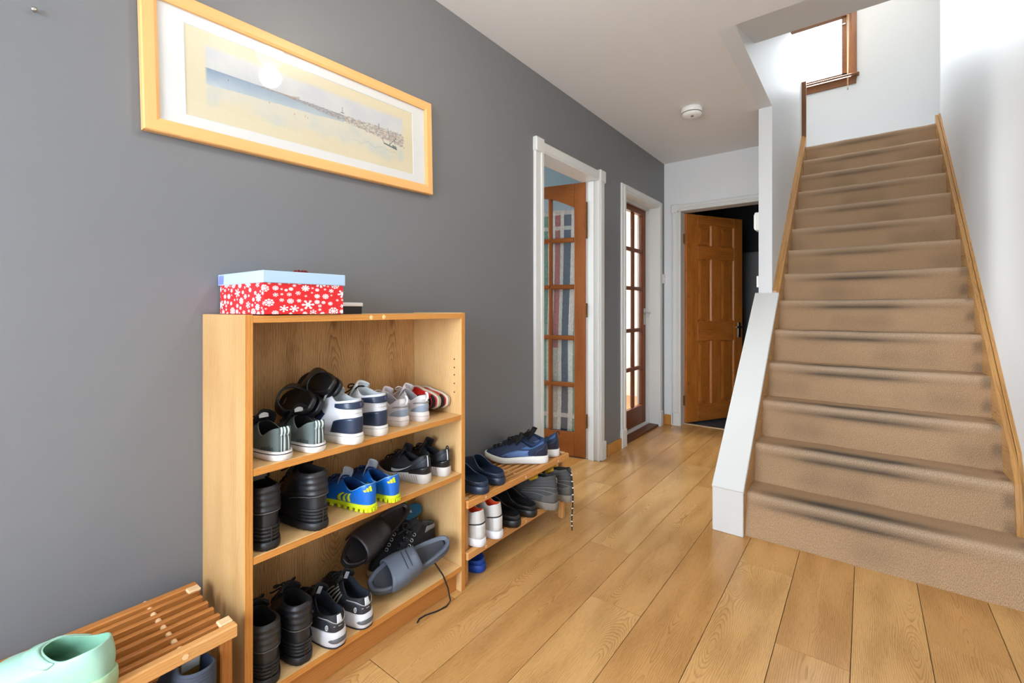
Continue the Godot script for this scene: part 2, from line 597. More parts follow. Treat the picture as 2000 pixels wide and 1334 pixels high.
	bx("window_sill", Vector3(-0.46, 3.562, -6.075), Vector3(0.82, 0.024, 0.09), M.window_wood, wn, 0.008)
	bx("apron", Vector3(-0.46, 3.515, -6.092), Vector3(0.77, 0.075, 0.018), M.window_wood, wn, 0.003)
	bx("window_latch", Vector3(-0.182, 4.16, -6.12), Vector3(0.03, 0.014, 0.02), M.steel, wn, 0.003)
	# side rooms: lounge behind the first door, study behind the second, kitchen behind the third
	w = MB.new()
	w.box(Vector3(-3.1, 1.2, 0.40), Vector3(3.0, 2.5, 0.1), 0.0003)
	w.box(Vector3(-3.1, 1.2, -3.24), Vector3(3.0, 2.5, 0.08), 0.0003)
	for s in [[-3.3, -2.5, 0, 2.45], [-0.9, 0.4, 0, 2.45], [-2.5, -0.9, 0, 0.8], [-2.5, -0.9, 2.2, 2.45]]:
		w.box(Vector3(-4.55, (s[2] + s[3]) / 2, (s[0] + s[1]) / 2), Vector3(0.12, s[3] - s[2], s[1] - s[0]), 0.0003)
	struct("wall_lounge", w, M.blue_grey)
	sbx("ceiling", Vector3(-4.65, 2.42, -3.3), Vector3(-1.61, 2.55, 0.5), M.blue_grey)
	w = MB.new()
	w.box(Vector3(-2.75, 1.2, -5.4), Vector3(2.4, 2.5, 0.1), 0.0003)
	w.box(Vector3(-1.68, 1.2, -4.85), Vector3(0.1, 2.5, 1.1), 0.0003)
	for s in [[-5.4, -4.95, 0, 2.45], [-3.5, -3.28, 0, 2.45], [-4.95, -3.5, 0, 0.7], [-4.95, -3.5, 2.15, 2.45]]:
		w.box(Vector3(-3.95, (s[2] + s[3]) / 2, (s[0] + s[1]) / 2), Vector3(0.12, s[3] - s[2], s[1] - s[0]), 0.0003)
	struct("wall_study", w, M.cream)
	sbx("ceiling", Vector3(-4.0, 2.42, -5.4), Vector3(-1.61, 2.55, -3.3), M.cream)
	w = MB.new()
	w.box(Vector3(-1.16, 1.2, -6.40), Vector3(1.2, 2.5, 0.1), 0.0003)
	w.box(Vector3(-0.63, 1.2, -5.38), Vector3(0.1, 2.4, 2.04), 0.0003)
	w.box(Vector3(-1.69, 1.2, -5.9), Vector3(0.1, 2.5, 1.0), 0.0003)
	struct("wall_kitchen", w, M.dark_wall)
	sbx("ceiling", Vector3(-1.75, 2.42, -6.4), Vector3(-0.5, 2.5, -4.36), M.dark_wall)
	# skirting in oak
	var sk := MB.new()
	sk.box(Vector3(WX + 0.006, 0.041, -3.15), Vector3(0.016, 0.082, 0.24), 0.003, 2)
	sk.box(Vector3(WX + 0.006, 0.041, -0.25), Vector3(0.014, 0.082, 3.6), 0.003, 2)
	sk.box(Vector3(WX + 0.006, 0.041, -4.20), Vector3(0.016, 0.082, 0.07), 0.003, 2)
	struct("baseboard_left", sk, M.skirt)
	sk = MB.new()
	sk.box(Vector3(-1.447, 0.045, ENDZ + 0.007), Vector3(0.06, 0.09, 0.016), 0.003, 0)
	struct("baseboard_end", sk, M.skirt)

# ---------------------------------------------------------------- the staircase
func stairs():
	var t := thing("staircase", "straight flight of stairs in worn beige carpet with oak strings and a white capped newel", "staircase", Vector3(0, 0, -2.378))
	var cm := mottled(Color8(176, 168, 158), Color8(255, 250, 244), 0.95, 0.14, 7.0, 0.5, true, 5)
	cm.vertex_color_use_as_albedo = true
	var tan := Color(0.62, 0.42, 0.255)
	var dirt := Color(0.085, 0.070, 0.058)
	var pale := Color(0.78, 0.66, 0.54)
	for k in range(1, 15):
		var zk := -2.445 - 0.213 * (k - 1)
		var yk := 0.188 * k
		var z0 := zk + 0.035
		if k == 1:
			z0 = -2.378
		var y0 := 0.188 * (k - 1)
		var prof := []
		for i in 9:
			var f := i / 8.0
			prof.append([lerpf(z0, zk + 0.014, pow(f, 0.8)), lerpf(y0 - 0.006, yk - 0.026, f), (f - 1.0) * 0.16])
		for i in range(1, 7):
			var a := PI / 2 * i / 6.0
			prof.append([zk - 0.012 + 0.026 * cos(a), yk - 0.026 + 0.026 * sin(a), 0.006 * i])
		var deep := 0.185 if k < 14 else 0.06
		for i in range(1, 8):
			prof.append([zk - 0.012 - (deep - 0.006) * i / 7.0, yk - 0.003 * (i / 7.0), 0.036 + deep * i / 7.0])
		var rows := []
		var cols := []
		var xa := -0.4535
		var xb := 0.4695 if k > 1 else 0.497
		for p in prof:
			var ring := []
			var cc := []
			for i in 41:
				var fx := i / 40.0
				var x := lerpf(xa, xb, fx)
				var wob := sin(x * 17.0 + k * 2.1) * 0.0008 + sin(x * 41.0 + k) * 0.0005
				ring.append(Vector3(x, p[1] + (wob if p[2] > 0.0 else 0.0), p[0] + wob + 2.378))
				var d: float = p[2]
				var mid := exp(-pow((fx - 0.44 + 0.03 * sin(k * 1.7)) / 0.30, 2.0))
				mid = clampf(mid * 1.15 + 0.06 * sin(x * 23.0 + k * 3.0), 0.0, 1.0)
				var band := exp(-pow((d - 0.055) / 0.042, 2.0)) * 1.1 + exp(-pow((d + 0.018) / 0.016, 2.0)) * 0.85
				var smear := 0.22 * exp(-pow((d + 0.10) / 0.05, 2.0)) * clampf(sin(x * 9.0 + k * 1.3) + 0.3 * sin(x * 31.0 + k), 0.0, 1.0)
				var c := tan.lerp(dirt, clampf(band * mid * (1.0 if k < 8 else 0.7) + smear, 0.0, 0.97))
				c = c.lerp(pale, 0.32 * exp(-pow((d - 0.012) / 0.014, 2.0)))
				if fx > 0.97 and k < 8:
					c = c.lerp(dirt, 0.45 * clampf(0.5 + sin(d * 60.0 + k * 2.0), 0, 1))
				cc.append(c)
			rows.append(ring)
			cols.append(cc)
		var mb := MB.new()
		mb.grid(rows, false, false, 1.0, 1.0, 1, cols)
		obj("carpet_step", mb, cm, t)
	var zb := Basis(Vector3(0, 0, -1), Vector3.UP, Vector3(1, 0, 0))
	var slope := 0.188 / 0.213
	var line := func(z: float) -> float: return 0.188 + (z - 2.445) * slope
	# right string with a raised moulding against the wall
	var st := MB.new()
	st.prism([Vector2(2.60 - 2.378, 0.17), Vector2(5.245 - 2.378, line.call(4.88)), Vector2(5.245 - 2.378, line.call(5.245) + 0.05), Vector2(2.72 - 2.378, line.call(2.72) + 0.05), Vector2(2.64 - 2.378, line.call(2.66) + 0.0), Vector2(2.605 - 2.378, 0.22)], 0.466, 0.485, zb)
	obj("string", st, M.string, t)
	st = MB.new()
	st.prism([Vector2(2.60 - 2.378, 0.17), Vector2(5.247 - 2.378, line.call(4.88)), Vector2(5.247 - 2.378, line.call(5.247) + 0.058), Vector2(2.72 - 2.378, line.call(2.72) + 0.058), Vector2(2.62 - 2.378, 0.27)], 0.4865, 0.4998, zb)
	obj("wall_moulding", st, M.string, t)
	st = MB.new()
	st.prism([Vector2(2.37 - 2.378, 0.0), Vector2(2.6 - 2.378, 0.0), Vector2(5.235 - 2.378, line.call(4.95)), Vector2(5.235 - 2.378, line.call(5.235) + 0.085), Vector2(2.37 - 2.378, 0.205)], -0.4895, -0.4505, zb)
	obj("string", st, M.string, t)
	st = MB.new()
	st.prism([Vector2(3.47 - 2.378, line.call(3.47) + 0.085), Vector2(5.235 - 2.378, line.call(5.235) + 0.085), Vector2(5.235 - 2.378, line.call(5.235) + 0.097), Vector2(3.47 - 2.378, line.call(3.47) + 0.097)], -0.4895, -0.466, zb)
	obj("string_cap", st, M.string, t)
	# white boxed newel and sloping cap
	st = MB.new()
	st.prism([Vector2(2.357 - 2.378, 0), Vector2(3.455 - 2.378, 0), Vector2(3.455 - 2.378, 1.157), Vector2(2.357 - 2.378, 0.200)], -0.585, -0.491, zb)
	obj("side_panel", st, M.gloss_white, t)
	st = MB.new()
	st.box(Vector3(-0.519, 0.106, 0.024), Vector3(0.136, 0.212, 0.016), 0.003, 1)
	obj("newel_face", st, M.gloss_white, t)
	var cap := MB.new()
	var len := Vector2(3.455 - 2.347, 1.172 - 0.208).length()
	cap.box(Vector3.ZERO, Vector3(0.14, 0.02, len), 0.003, 2)
	var co := obj("sloping_cap", cap, M.gloss_white, t)
	co.transform = Transform3D(Basis(Vector3.RIGHT, atan2(1.172 - 0.208, 3.455 - 2.347)), Vector3(-0.519, (1.172 + 0.208) / 2, -(3.455 + 2.347) / 2 + 2.378))

# ---------------------------------------------------------------- doors
func door_node(called) -> Node3D:
	var d := Node3D.new()
	d.name = numbered(called)
	d.set_meta("kind", "structure")
	add_child(d)
	return d

# a glazed leaf, 3 panes across and 5 up; local x runs from the hinge, y up, +z is the face seen from the hall
func glazed_leaf(par: Node, origin: Transform3D, mat, arched: bool, swap := false):
	var leaf := Node3D.new()
	leaf.name = "leaf"
	par.add_child(leaf, true)
	leaf.transform = origin
	var W := 0.747
	for x in [0.0425, W - 0.0425]:
		bx("stile", Vector3(x, 0.99, 0), Vector3(0.085, 1.965, 0.04), mat, leaf, 0.003, 1)
	bx("rail", Vector3(W / 2, 0.093, 0), Vector3(W - 0.17, 0.17, 0.039), mat, leaf, 0.003, 0)
	var top := MB.new()
	var poly := [Vector2(0.085, 1.972), Vector2(0.085, 1.80 if arched else 1.90)]
	for i in range(1, 12):
		var f := i / 12.0
		poly.append(Vector2(lerpf(0.085, W - 0.085, f), (1.80 + 0.095 * sin(PI * f)) if arched else 1.90))
	poly.append(Vector2(W - 0.085, 1.80 if arched else 1.90))
	poly.append(Vector2(W - 0.085, 1.972))
	top.prism(poly, -0.0195, 0.0195)
	obj("rail", top, mat, leaf)
	for x in [0.2725, 0.4745]:
		bx("glazing_bar", Vector3(x, 1.04, 0), Vector3(0.029, 1.72, 0.034), mat, leaf, 0.007, 1)
	var ys := [0.178, 0.52, 0.86, 1.23, 1.57, 1.90]
	for i in range(1, 5):
		bx("glazing_bar", Vector3(W / 2, ys[i], 0), Vector3(W - 0.17, 0.033, 0.034), mat, leaf, 0.007, 0)
	for i in 5:
		for j in 3:
			bx("pane", Vector3(0.171 + 0.202 * j, (ys[i] + ys[i + 1]) / 2, 0), Vector3(0.17, ys[i + 1] - ys[i] - 0.034, 0.004), M.glass, leaf, 0.0004)
	return leaf

func hinge(par: Node, at: Vector3, h: float, mat):
	var m := MB.new()
	m.box(Vector3(0, 0, 0.004), Vector3(0.004, h, 0.035), 0.001)
	m.lathe([[0.0, -h / 2 - 0.004], [0.006, -h / 2 - 0.004], [0.006, h / 2 + 0.004], [0.0, h / 2 + 0.004]], Vector3(0.002, 0, -0.016), 10)
	var o := obj("hinge", m, mat, par)
	o.position = at

func lever(par: Node, tr: Transform3D, dirx: float):
	var m := MB.new()
	m.box(Vector3(0, 0, 0.003), Vector3(0.04, 0.15, 0.006), 0.003)
	m.tube([Vector3(0, 0.03, 0), Vector3(0, 0.03, 0.045), Vector3(dirx * 0.01, 0.03, 0.052), Vector3(dirx * 0.10, 0.03, 0.052)], 0.009, 8)
	var o := obj("handle", m, M.steel, par)
	o.transform = tr

func doors():
	# first door: open into the lounge, seen through its panes a striped blanket
	var d := door_node("door_1")
	var zl := -2.195
	var zr := -2.90
	bx("casing", Vector3(WX + 0.005, 0.995, zl + 0.040), Vector3(0.022, 1.99, 0.080), M.gloss_white, d, 0.004, 1)
	bx("casing", Vector3(WX + 0.005, 0.995, zr - 0.038), Vector3(0.022, 1.99, 0.076), M.gloss_white, d, 0.004, 1)
	bx("casing_moulding", Vector3(WX + 0.019, 0.995, zl + 0.018), Vector3(0.012, 1.98, 0.028), M.gloss_white, d, 0.005, 1)
	bx("casing_moulding", Vector3(WX + 0.019, 0.995, zr - 0.018), Vector3(0.010, 1.98, 0.028), M.gloss_white, d, 0.005, 1)
	bx("casing", Vector3(WX + 0.005, 2.008, (zl + zr) / 2), Vector3(0.022, 0.056, 0.70), M.gloss_white, d, 0.004, 2)
	bx("corner_block", Vector3(WX + 0.009, 2.005, zl + 0.042), Vector3(0.034, 0.086, 0.084), M.gloss_white, d, 0.006, 1)
	bx("corner_block", Vector3(WX + 0.009, 2.005, zr - 0.040), Vector3(0.034, 0.086, 0.084), M.gloss_white, d, 0.006, 1)
	bx("plinth_block", Vector3(WX + 0.010, 0.065, zr - 0.050), Vector3(0.034, 0.13, 0.07), M.gloss_white, d, 0.004, 1)
	bx("lining", Vector3(WX - 0.052, 0.99, zl + 0.006), Vector3(0.13, 1.98, 0.014), M.gloss_white, d, 0.002, 1)
	bx("lining", Vector3(WX - 0.052, 0.99, zr - 0.006), Vector3(0.13, 1.98, 0.014), M.gloss_white, d, 0.002, 1)
	bx("lining", Vector3(WX - 0.052, 1.979, (zl + zr) / 2), Vector3(0.13, 0.014, 0.705), M.gloss_white, d, 0.002, 2)
	bx("door_stop", Vector3(WX - 0.046, 0.985, zr + 0.008), Vector3(0.045, 1.97, 0.014), M.gloss_white, d, 0.002, 1)
	for y in [1.70, 1.06, 0.27]:
		hinge(d, Vector3(-1.566, y, zr + 0.004), 0.10 if y < 1.6 else 0.26, M.rust)
	var ang := atan2(0.208, 0.978)
	var b := Basis(Vector3(-0.978, 0, 0.208), Vector3.UP, Vector3(-0.978, 0, 0.208).cross(Vector3.UP))
	glazed_leaf(d, Transform3D(b, Vector3(-1.578, 0.0, -2.906)), M.door_brown, true)
	# blanket hung on the far side of the leaf
	var rows := []
	for j in 25:
		var ring := []
		for i in 33:
			var u := i / 32.0
			var y := lerpf(1.80, 0.16, j / 24.0)
			ring.append(Vector3(0.06 + u * 0.64, y, 0.036 + 0.006 * sin(u * 21.0 + j * 0.16) - 0.004 * sin(j * 0.5)))
		rows.append(ring)
	var mb := MB.new()
	mb.grid(rows)
	var back := []
	for r in rows:
		var q := []
		for p in r:
			q.append(p + Vector3(0, 0, 0.004))
		back.append(q)
	mb.grid(back, false, true)
	var bl := obj("blanket", mb, blanket_material())
	bl.transform = Transform3D(b, Vector3(-1.578, 0.0, -2.906))
	tag(bl, "striped green, navy, red and white blanket hanging behind the glazed door", "blanket")
	# second door: shut, set deep in its opening
	d = door_node("door_2")
	zl = -3.36
	zr = -4.10
	bx("casing", Vector3(WX + 0.003, 1.02, zl + 0.042), Vector3(0.018, 2.04, 0.078), M.gloss_white, d, 0.004, 1)
	bx("casing", Vector3(WX + 0.003, 1.02, zr - 0.030), Vector3(0.018, 2.04, 0.056), M.gloss_white, d, 0.004, 1)
	bx("casing", Vector3(WX + 0.003, 2.02, (zl + zr) / 2), Vector3(0.018, 0.045, 0.735), M.gloss_white, d, 0.004, 2)
	bx("casing_moulding", Vector3(WX + 0.015, 1.02, zl + 0.03), Vector3(0.008, 2.02, 0.03), M.gloss_white, d, 0.003, 1)
	bx("plinth_block", Vector3(WX + 0.007, 0.07, zl + 0.045), Vector3(0.026, 0.14, 0.085), M.gloss_white, d, 0.004, 1)
	bx("plinth_block", Vector3(WX + 0.007, 0.07, zr - 0.032), Vector3(0.024, 0.14, 0.06), M.gloss_white, d, 0.004, 1)
	bx("lining", Vector3(WX - 0.066, 0.998, zl + 0.006), Vector3(0.138, 1.995, 0.014), M.gloss_white, d, 0.002, 1)
	bx("lining", Vector3(WX - 0.066, 0.998, zr - 0.006), Vector3(0.138, 1.995, 0.014), M.gloss_white, d, 0.002, 1)
	bx("lining", Vector3(WX - 0.066, 1.994, (zl + zr) / 2), Vector3(0.138, 0.014, 0.74), M.gloss_white, d, 0.002, 2)
	bx("door_stop", Vector3(-1.588, 0.99, zr + 0.012), Vector3(0.028, 1.97, 0.024), M.gloss_white, d, 0.002, 1)
	bx("door_stop", Vector3(-1.588, 0.99, zl - 0.012), Vector3(0.028, 1.97, 0.024), M.gloss_white, d, 0.002, 1)
	bx("door_stop", Vector3(-1.588, 1.978, (zl + zr) / 2), Vector3(0.028, 0.02, 0.74), M.gloss_white, d, 0.002, 2)
	bx("threshold", Vector3(-1.53, 0.010, (zl + zr) / 2), Vector3(0.085, 0.02, 0.735), M.sill_dark, d, 0.003, 2)
	bx("threshold", Vector3(-1.588, 0.018, (zl + zr) / 2), Vector3(0.03, 0.036, 0.735), M.gloss_white, d, 0.003, 2)
	var b2 := Basis(Vector3(0, 0, -1), Vector3.UP, Vector3(1, 0, 0))
	var leaf2 = glazed_leaf(d, Transform3D(b2, Vector3(-1.622, 0.02, -3.352)), M.door_dark, false)
	lever(leaf2, Transform3D(Basis(), Vector3(0.695, 0.98, 0.020)), -1.0)
	# third door: six raised panels, half open into the dark kitchen
	d = door_node("door_3")
	bx("casing", Vector3(-1.374, 0.99, ENDZ + 0.006), Vector3(0.07, 1.98, 0.02), M.gloss_white, d, 0.004, 1)
	bx("casing_moulding", Vector3(-1.352, 0.99, ENDZ + 0.018), Vector3(0.016, 1.96, 0.012), M.gloss_white, d, 0.004, 1)
	bx("casing_moulding", Vector3(-1.400, 0.99, ENDZ + 0.018), Vector3(0.012, 1.96, 0.010), M.gloss_white, d, 0.004, 1)
	bx("casing", Vector3(-0.955, 1.992, ENDZ + 0.006), Vector3(0.77, 0.056, 0.02), M.gloss_white, d, 0.004, 0)
	bx("casing_moulding", Vector3(-0.955, 1.985, ENDZ + 0.018), Vector3(0.77, 0.014, 0.012), M.gloss_white, d, 0.004, 0)
	bx("corner_block", Vector3(-1.376, 1.987, ENDZ + 0.009), Vector3(0.082, 0.08, 0.03), M.gloss_white, d, 0.006, 1)
	bx("plinth_block", Vector3(-1.376, 0.06, ENDZ + 0.009), Vector3(0.078, 0.12, 0.028), M.gloss_white, d, 0.003, 1)
	bx("lining", Vector3(-1.338, 0.985, ENDZ - 0.054), Vector3(0.014, 1.97, 0.132), M.gloss_white, d, 0.002, 1)
	bx("lining", Vector3(-0.96, 1.968, ENDZ - 0.054), Vector3(0.75, 0.014, 0.132), M.gloss_white, d, 0.002, 0)
	bx("lining", Vector3(-0.606, 0.985, ENDZ - 0.054), Vector3(0.014, 1.97, 0.132), M.gloss_white, d, 0.002, 1)
	bx("threshold", Vector3(-0.97, 0.003, -4.345), Vector3(0.72, 0.006, 0.022), M.threshold, d, 0.001, 0)
	var leaf := Node3D.new()
	leaf.name = "leaf"
	d.add_child(leaf, true)
	var dx := Vector3(0.48, 0, -0.877).normalized()
	leaf.transform = Transform3D(Basis(dx, Vector3.UP, dx.cross(Vector3.UP)), Vector3(-1.329, 0.012, -4.345))
	var W := 0.725
	for x in [[0.0, 0.141], [0.613, W]]:
		bx("stile", Vector3((x[0] + x[1]) / 2, 0.971, 0), Vector3(x[1] - x[0], 1.942, 0.04), M.door_pine, leaf, 0.002, 1)
	for y in [[0.0, 0.155], [0.755, 0.94], [1.532, 1.654], [1.853, 1.942]]:
		bx("rail", Vector3(0.377, (y[0] + y[1]) / 2, 0), Vector3(0.472, y[1] - y[0], 0.039), M.door_pine, leaf, 0.002, 0)
	for y in [[0.155, 0.755], [0.94, 1.532], [1.654, 1.853]]:
		bx("muntin", Vector3(0.3755, (y[0] + y[1]) / 2, 0), Vector3(0.119, y[1] - y[0], 0.038), M.door_pine, leaf, 0.002, 1)
		for x in [[0.141, 0.316], [0.435, 0.613]]:
			var p := MB.new()
			var c := Vector3((x[0] + x[1]) / 2, (y[0] + y[1]) / 2, 0)
			var s := Vector3(x[1] - x[0], y[1] - y[0], 0)
			for fz in [1.0, -1.0]:
				var r0 := []
				for q in [[0.0, 0.017], [0.008, 0.008], [0.016, 0.006], [0.042, 0.013]]:
					var h := Vector2(s.x / 2 - q[0], s.y / 2 - q[0])
					r0.append([Vector3(-h.x, -h.y, q[1] * fz), Vector3(h.x, -h.y, q[1] * fz), Vector3(h.x, h.y, q[1] * fz), Vector3(-h.x, h.y, q[1] * fz)])
				for i in 3:
					for j in 4:
						var j2: int = (j + 1) % 4
						var pa: Vector3 = r0[i][j]
						var pb: Vector3 = r0[i][j2]
						var pc: Vector3 = r0[i + 1][j2]
						var pd: Vector3 = r0[i + 1][j]
						var qd := [pa, pb, pc, pd]
						if fz < 0:
							qd.reverse()
						p.quad(qd[0], qd[1], qd[2], qd[3], Vector2(qd[0].y, qd[0].x), Vector2(qd[1].y, qd[1].x), Vector2(qd[2].y, qd[2].x), Vector2(qd[3].y, qd[3].x))
				var qq := [r0[3][0], r0[3][1], r0[3][2], r0[3][3]]
				if fz < 0:
					qq.reverse()
				p.quad(qq[0], qq[1], qq[2], qq[3], Vector2(qq[0].y, qq[0].x), Vector2(qq[1].y, qq[1].x), Vector2(qq[2].y, qq[2].x), Vector2(qq[3].y, qq[3].x))
			var po := obj("panel", p, M.door_pine, leaf)
			po.position = c
	lever(leaf, Transform3D(Basis(), Vector3(0.68, 0.85, 0.02)), -1.0)
	for y in [1.72, 0.22]:
		hinge(d, Vector3(-1.331, y, -4.325), 0.09, M.rust)

func blanket_material() -> StandardMaterial3D:
	var w := 320
	var h := 512
	var im := Image.create(w, h, false, Image.FORMAT_RGB8)
	var teal := Color8(84, 158, 136)
	var white := Color8(226, 230, 228)
	var navy := Color8(40, 68, 104)
	var red := Color8(172, 88, 94)
	var grey := Color8(188, 190, 184)
	var fn := FastNoiseLite.new()
	fn.frequency = 0.06
	fn.seed = 4
	for y in h:
		var v := float(y) / h
		for x in w:
			var s := 0.06 + 0.64 * x / w - (v - 0.4) * 0.035 + 0.003 * sin(v * 9.0)
			var c := teal
			if s < 0.10: c = teal
			elif s < 0.137: c = white
			elif s < 0.190: c = navy
			elif s < 0.217: c = white
			elif s < 0.262: c = red if v < 0.62 else grey
			elif s < 0.305: c = white
			elif s < 0.40: c = teal
			elif s < 0.43: c = white
			elif s < 0.50: c = navy
			elif s < 0.53: c = white
			elif s < 0.60: c = red
			else: c = teal
			if (v > 0.072 and v < 0.088) or (v > 0.915 and v < 0.935) or v < 0.02:
				c = c.lerp(white, 0.85)
			var n := fn.get_noise_2d(x * 2.0, y * 2.0) * 0.12 + (0.06 if (x + y * 3) % 5 == 0 else 0.0)
			im.set_pixel(x, y, Color(clampf(c.r + n, 0, 1), clampf(c.g + n, 0, 1), clampf(c.b + n, 0, 1)))
	var m := StandardMaterial3D.new()
	m.albedo_texture = ImageTexture.create_from_image(im)
	m.roughness = 0.9
	return m
# ---------------------------------------------------------------- bookcase and what stands on its top
func bookcase_and_box():
	var t := thing("bookcase", "low open oak bookcase full of shoes against the grey wall", "bookcase", Vector3(-1.345, 0, -0.875))
	var o := -t.position
	var xf := -1.207
	var xm := (xf - 1.483) / 2
	var dp := 0.276
	for z in [-0.494, -1.2555]:
		bx("side_panel", Vector3(xm, 0.528, z) + o, Vector3(dp, 1.056, 0.019), M.oak if z < -1 else M.oak_dimmed, t, 0.0012, 1)
	bx("top_board", Vector3(xm, 1.0445, -0.8745) + o, Vector3(dp, 0.018, 0.741), M.oak, t, 0.0012, 2)
	for y in [0.670, 0.449]:
		bx("shelf", Vector3(xm - 0.001, y - 0.009, -0.8745) + o, Vector3(dp - 0.002, 0.018, 0.740), M.oak, t, 0.0012, 2)
	bx("bottom_shelf", Vector3(xm, 0.098 - 0.009, -0.8745) + o, Vector3(dp, 0.018, 0.741), M.oak, t, 0.0012, 2)
	bx("plinth", Vector3(-1.241, 0.04, -0.8745) + o, Vector3(0.016, 0.08, 0.741), M.plinth, t, 0.001, 2)
	for z in [-0.494, -1.2555]:
		bx("edge_band", Vector3(xf + 0.0004, 0.528, z) + o, Vector3(0.0012, 1.055, 0.0188), M.edge_band, t, 0.0003, 1)
	for y in [1.0445, 0.661, 0.440, 0.089]:
		bx("edge_band", Vector3(xf + (0.0003 if y != 0.661 and y != 0.440 else -0.0001), y, -0.8745) + o, Vector3(0.0012, 0.0178, 0.740), M.edge_band, t, 0.0003, 2)
	bx("back_panel", Vector3(-1.4795, 0.565, -0.8745) + o, Vector3(0.005, 0.95, 0.741), M.oak_back, t, 0.0005, 1)
	var pale := plain(236, 200, 140, 0.4)
	for p in [Vector3(xf, 1.044, -0.848), Vector3(xf, 1.045, -0.895), Vector3(-1.233, 0.071, -0.914), Vector3(-1.233, 0.065, -0.86)]:
		var m := MB.new()
		m.lathe([[0.0075, -0.003], [0.0075, 0.0006], [0.006, 0.0012], [0.0, 0.0012]], Vector3.ZERO, 14, Basis(Vector3(0, -1, 0), Vector3(1, 0, 0), Vector3(0, 0, 1)))
		var c := obj("cap", m, pale, t)
		c.position = p + o
	for y in [0.752, 0.785, 0.818, 0.846, 0.878]:
		var m := MB.new()
		m.lathe([[0.003, 0.0], [0.003, 0.0008], [0.0, 0.0008]], Vector3.ZERO, 8, Basis(Vector3(1, 0, 0), Vector3(0, 0, 1), Vector3(0, -1, 0)))
		var c := obj("pin_hole", m, M.joint, t)
		c.position = Vector3(-1.244, y, -1.2461) + o
	# the red box with snowflakes
	var b := thing("gift_box", "red snowflake patterned cardboard box with a pale blue lid on the bookcase", "box", Vector3(-1.337, 1.0565, -0.637))
	var red := MB.new()
	red.box(Vector3(0, 0.0435, 0), Vector3(0.274, 0.087, 0.220), 0.001)
	# uv of the print: rebuild the four sides as sheets just over the board
	var sides := MB.new()
	var hx := 0.1374
	var hz := 0.1104
	var uvq := [Vector2(0, 1), Vector2(1, 1), Vector2(1, 0), Vector2(0, 0)]
	for s in [[Vector3(hx, 0, hz), Vector3(hx, 0, -hz), 0.0, 0.6], [Vector3(-hx, 0, hz), Vector3(hx, 0, hz), 0.3, 1.0], [Vector3(hx, 0, -hz), Vector3(-hx, 0, -hz), 0.0, 0.7], [Vector3(-hx, 0, -hz), Vector3(-hx, 0, hz), 0.0, 0.6]]:
		var a: Vector3 = s[0]
		var c: Vector3 = s[1]
		var up := Vector3(0, 0.086, 0)
		sides.quad(a + Vector3(0, 0.0005, 0), c + Vector3(0, 0.0005, 0), c + up, a + up, Vector2(s[2], 1), Vector2(s[3], 1), Vector2(s[3], 0), Vector2(s[2], 0))
	obj("body", red, plain(206, 36, 40, 0.5), b)
	obj("printed_paper", sides, snow_material(), b)
	var lid := MB.new()
	lid.box(Vector3(0, 0.0965, 0), Vector3(0.284, 0.031, 0.230), 0.0015)
	obj("lid", lid, plain(172, 200, 228, 0.5), b)
	var fin := MB.new()     # streaks printed on the back end of the lid
	for i in 9:
		var x := -0.139 + 0.0042 * i
		fin.quad(Vector3(x, 0.083, 0.1155), Vector3(x + 0.003, 0.083, 0.1155), Vector3(x + 0.006, 0.110 - 0.002 * (i % 3), 0.1155), Vector3(x + 0.003, 0.111 - 0.003 * (i % 2), 0.1155))
	obj("lid_print", fin, plain(132, 140, 206, 0.5), b)
	# a dark red rosette lying on the lid
	var ro := MB.new()
	ro.lathe([[0.0, 0.0], [0.022, 0.0], [0.024, 0.004], [0.018, 0.011], [0.009, 0.014], [0.0, 0.015]], Vector3.ZERO, 18)
	for k in 7:
		var a := TAU * k / 7
		var pts := []
		for i in 9:
			var f := TAU * i / 8.0
			pts.append(Vector3(cos(a), 0, sin(a)) * (0.013 + 0.008 * cos(f)) + Vector3(0, 0.010 + 0.007 * sin(f), 0))
		ro.tube(pts, 0.0022, 5, false, false)
	var rs := obj("rosette", ro, plain(120, 30, 34, 0.5))
	rs.position = Vector3(-1.352, 1.1688, -0.700)
	tag(rs, "small dark red ribbon rosette lying on the lid of the snowflake box", "rosette")
	# small black box with a white lid
	var sb := thing("small_box", "small black box with a white lid beside the red box", "box", Vector3(-1.33, 1.0545, -0.833), 0.0)
	bx("body", Vector3(0, 0.012, 0), Vector3(0.07, 0.024, 0.086), plain(26, 26, 30, 0.45), sb, 0.002)
	bx("lid", Vector3(0, 0.030, 0), Vector3(0.074, 0.012, 0.090), plain(226, 226, 226, 0.45), sb, 0.002)

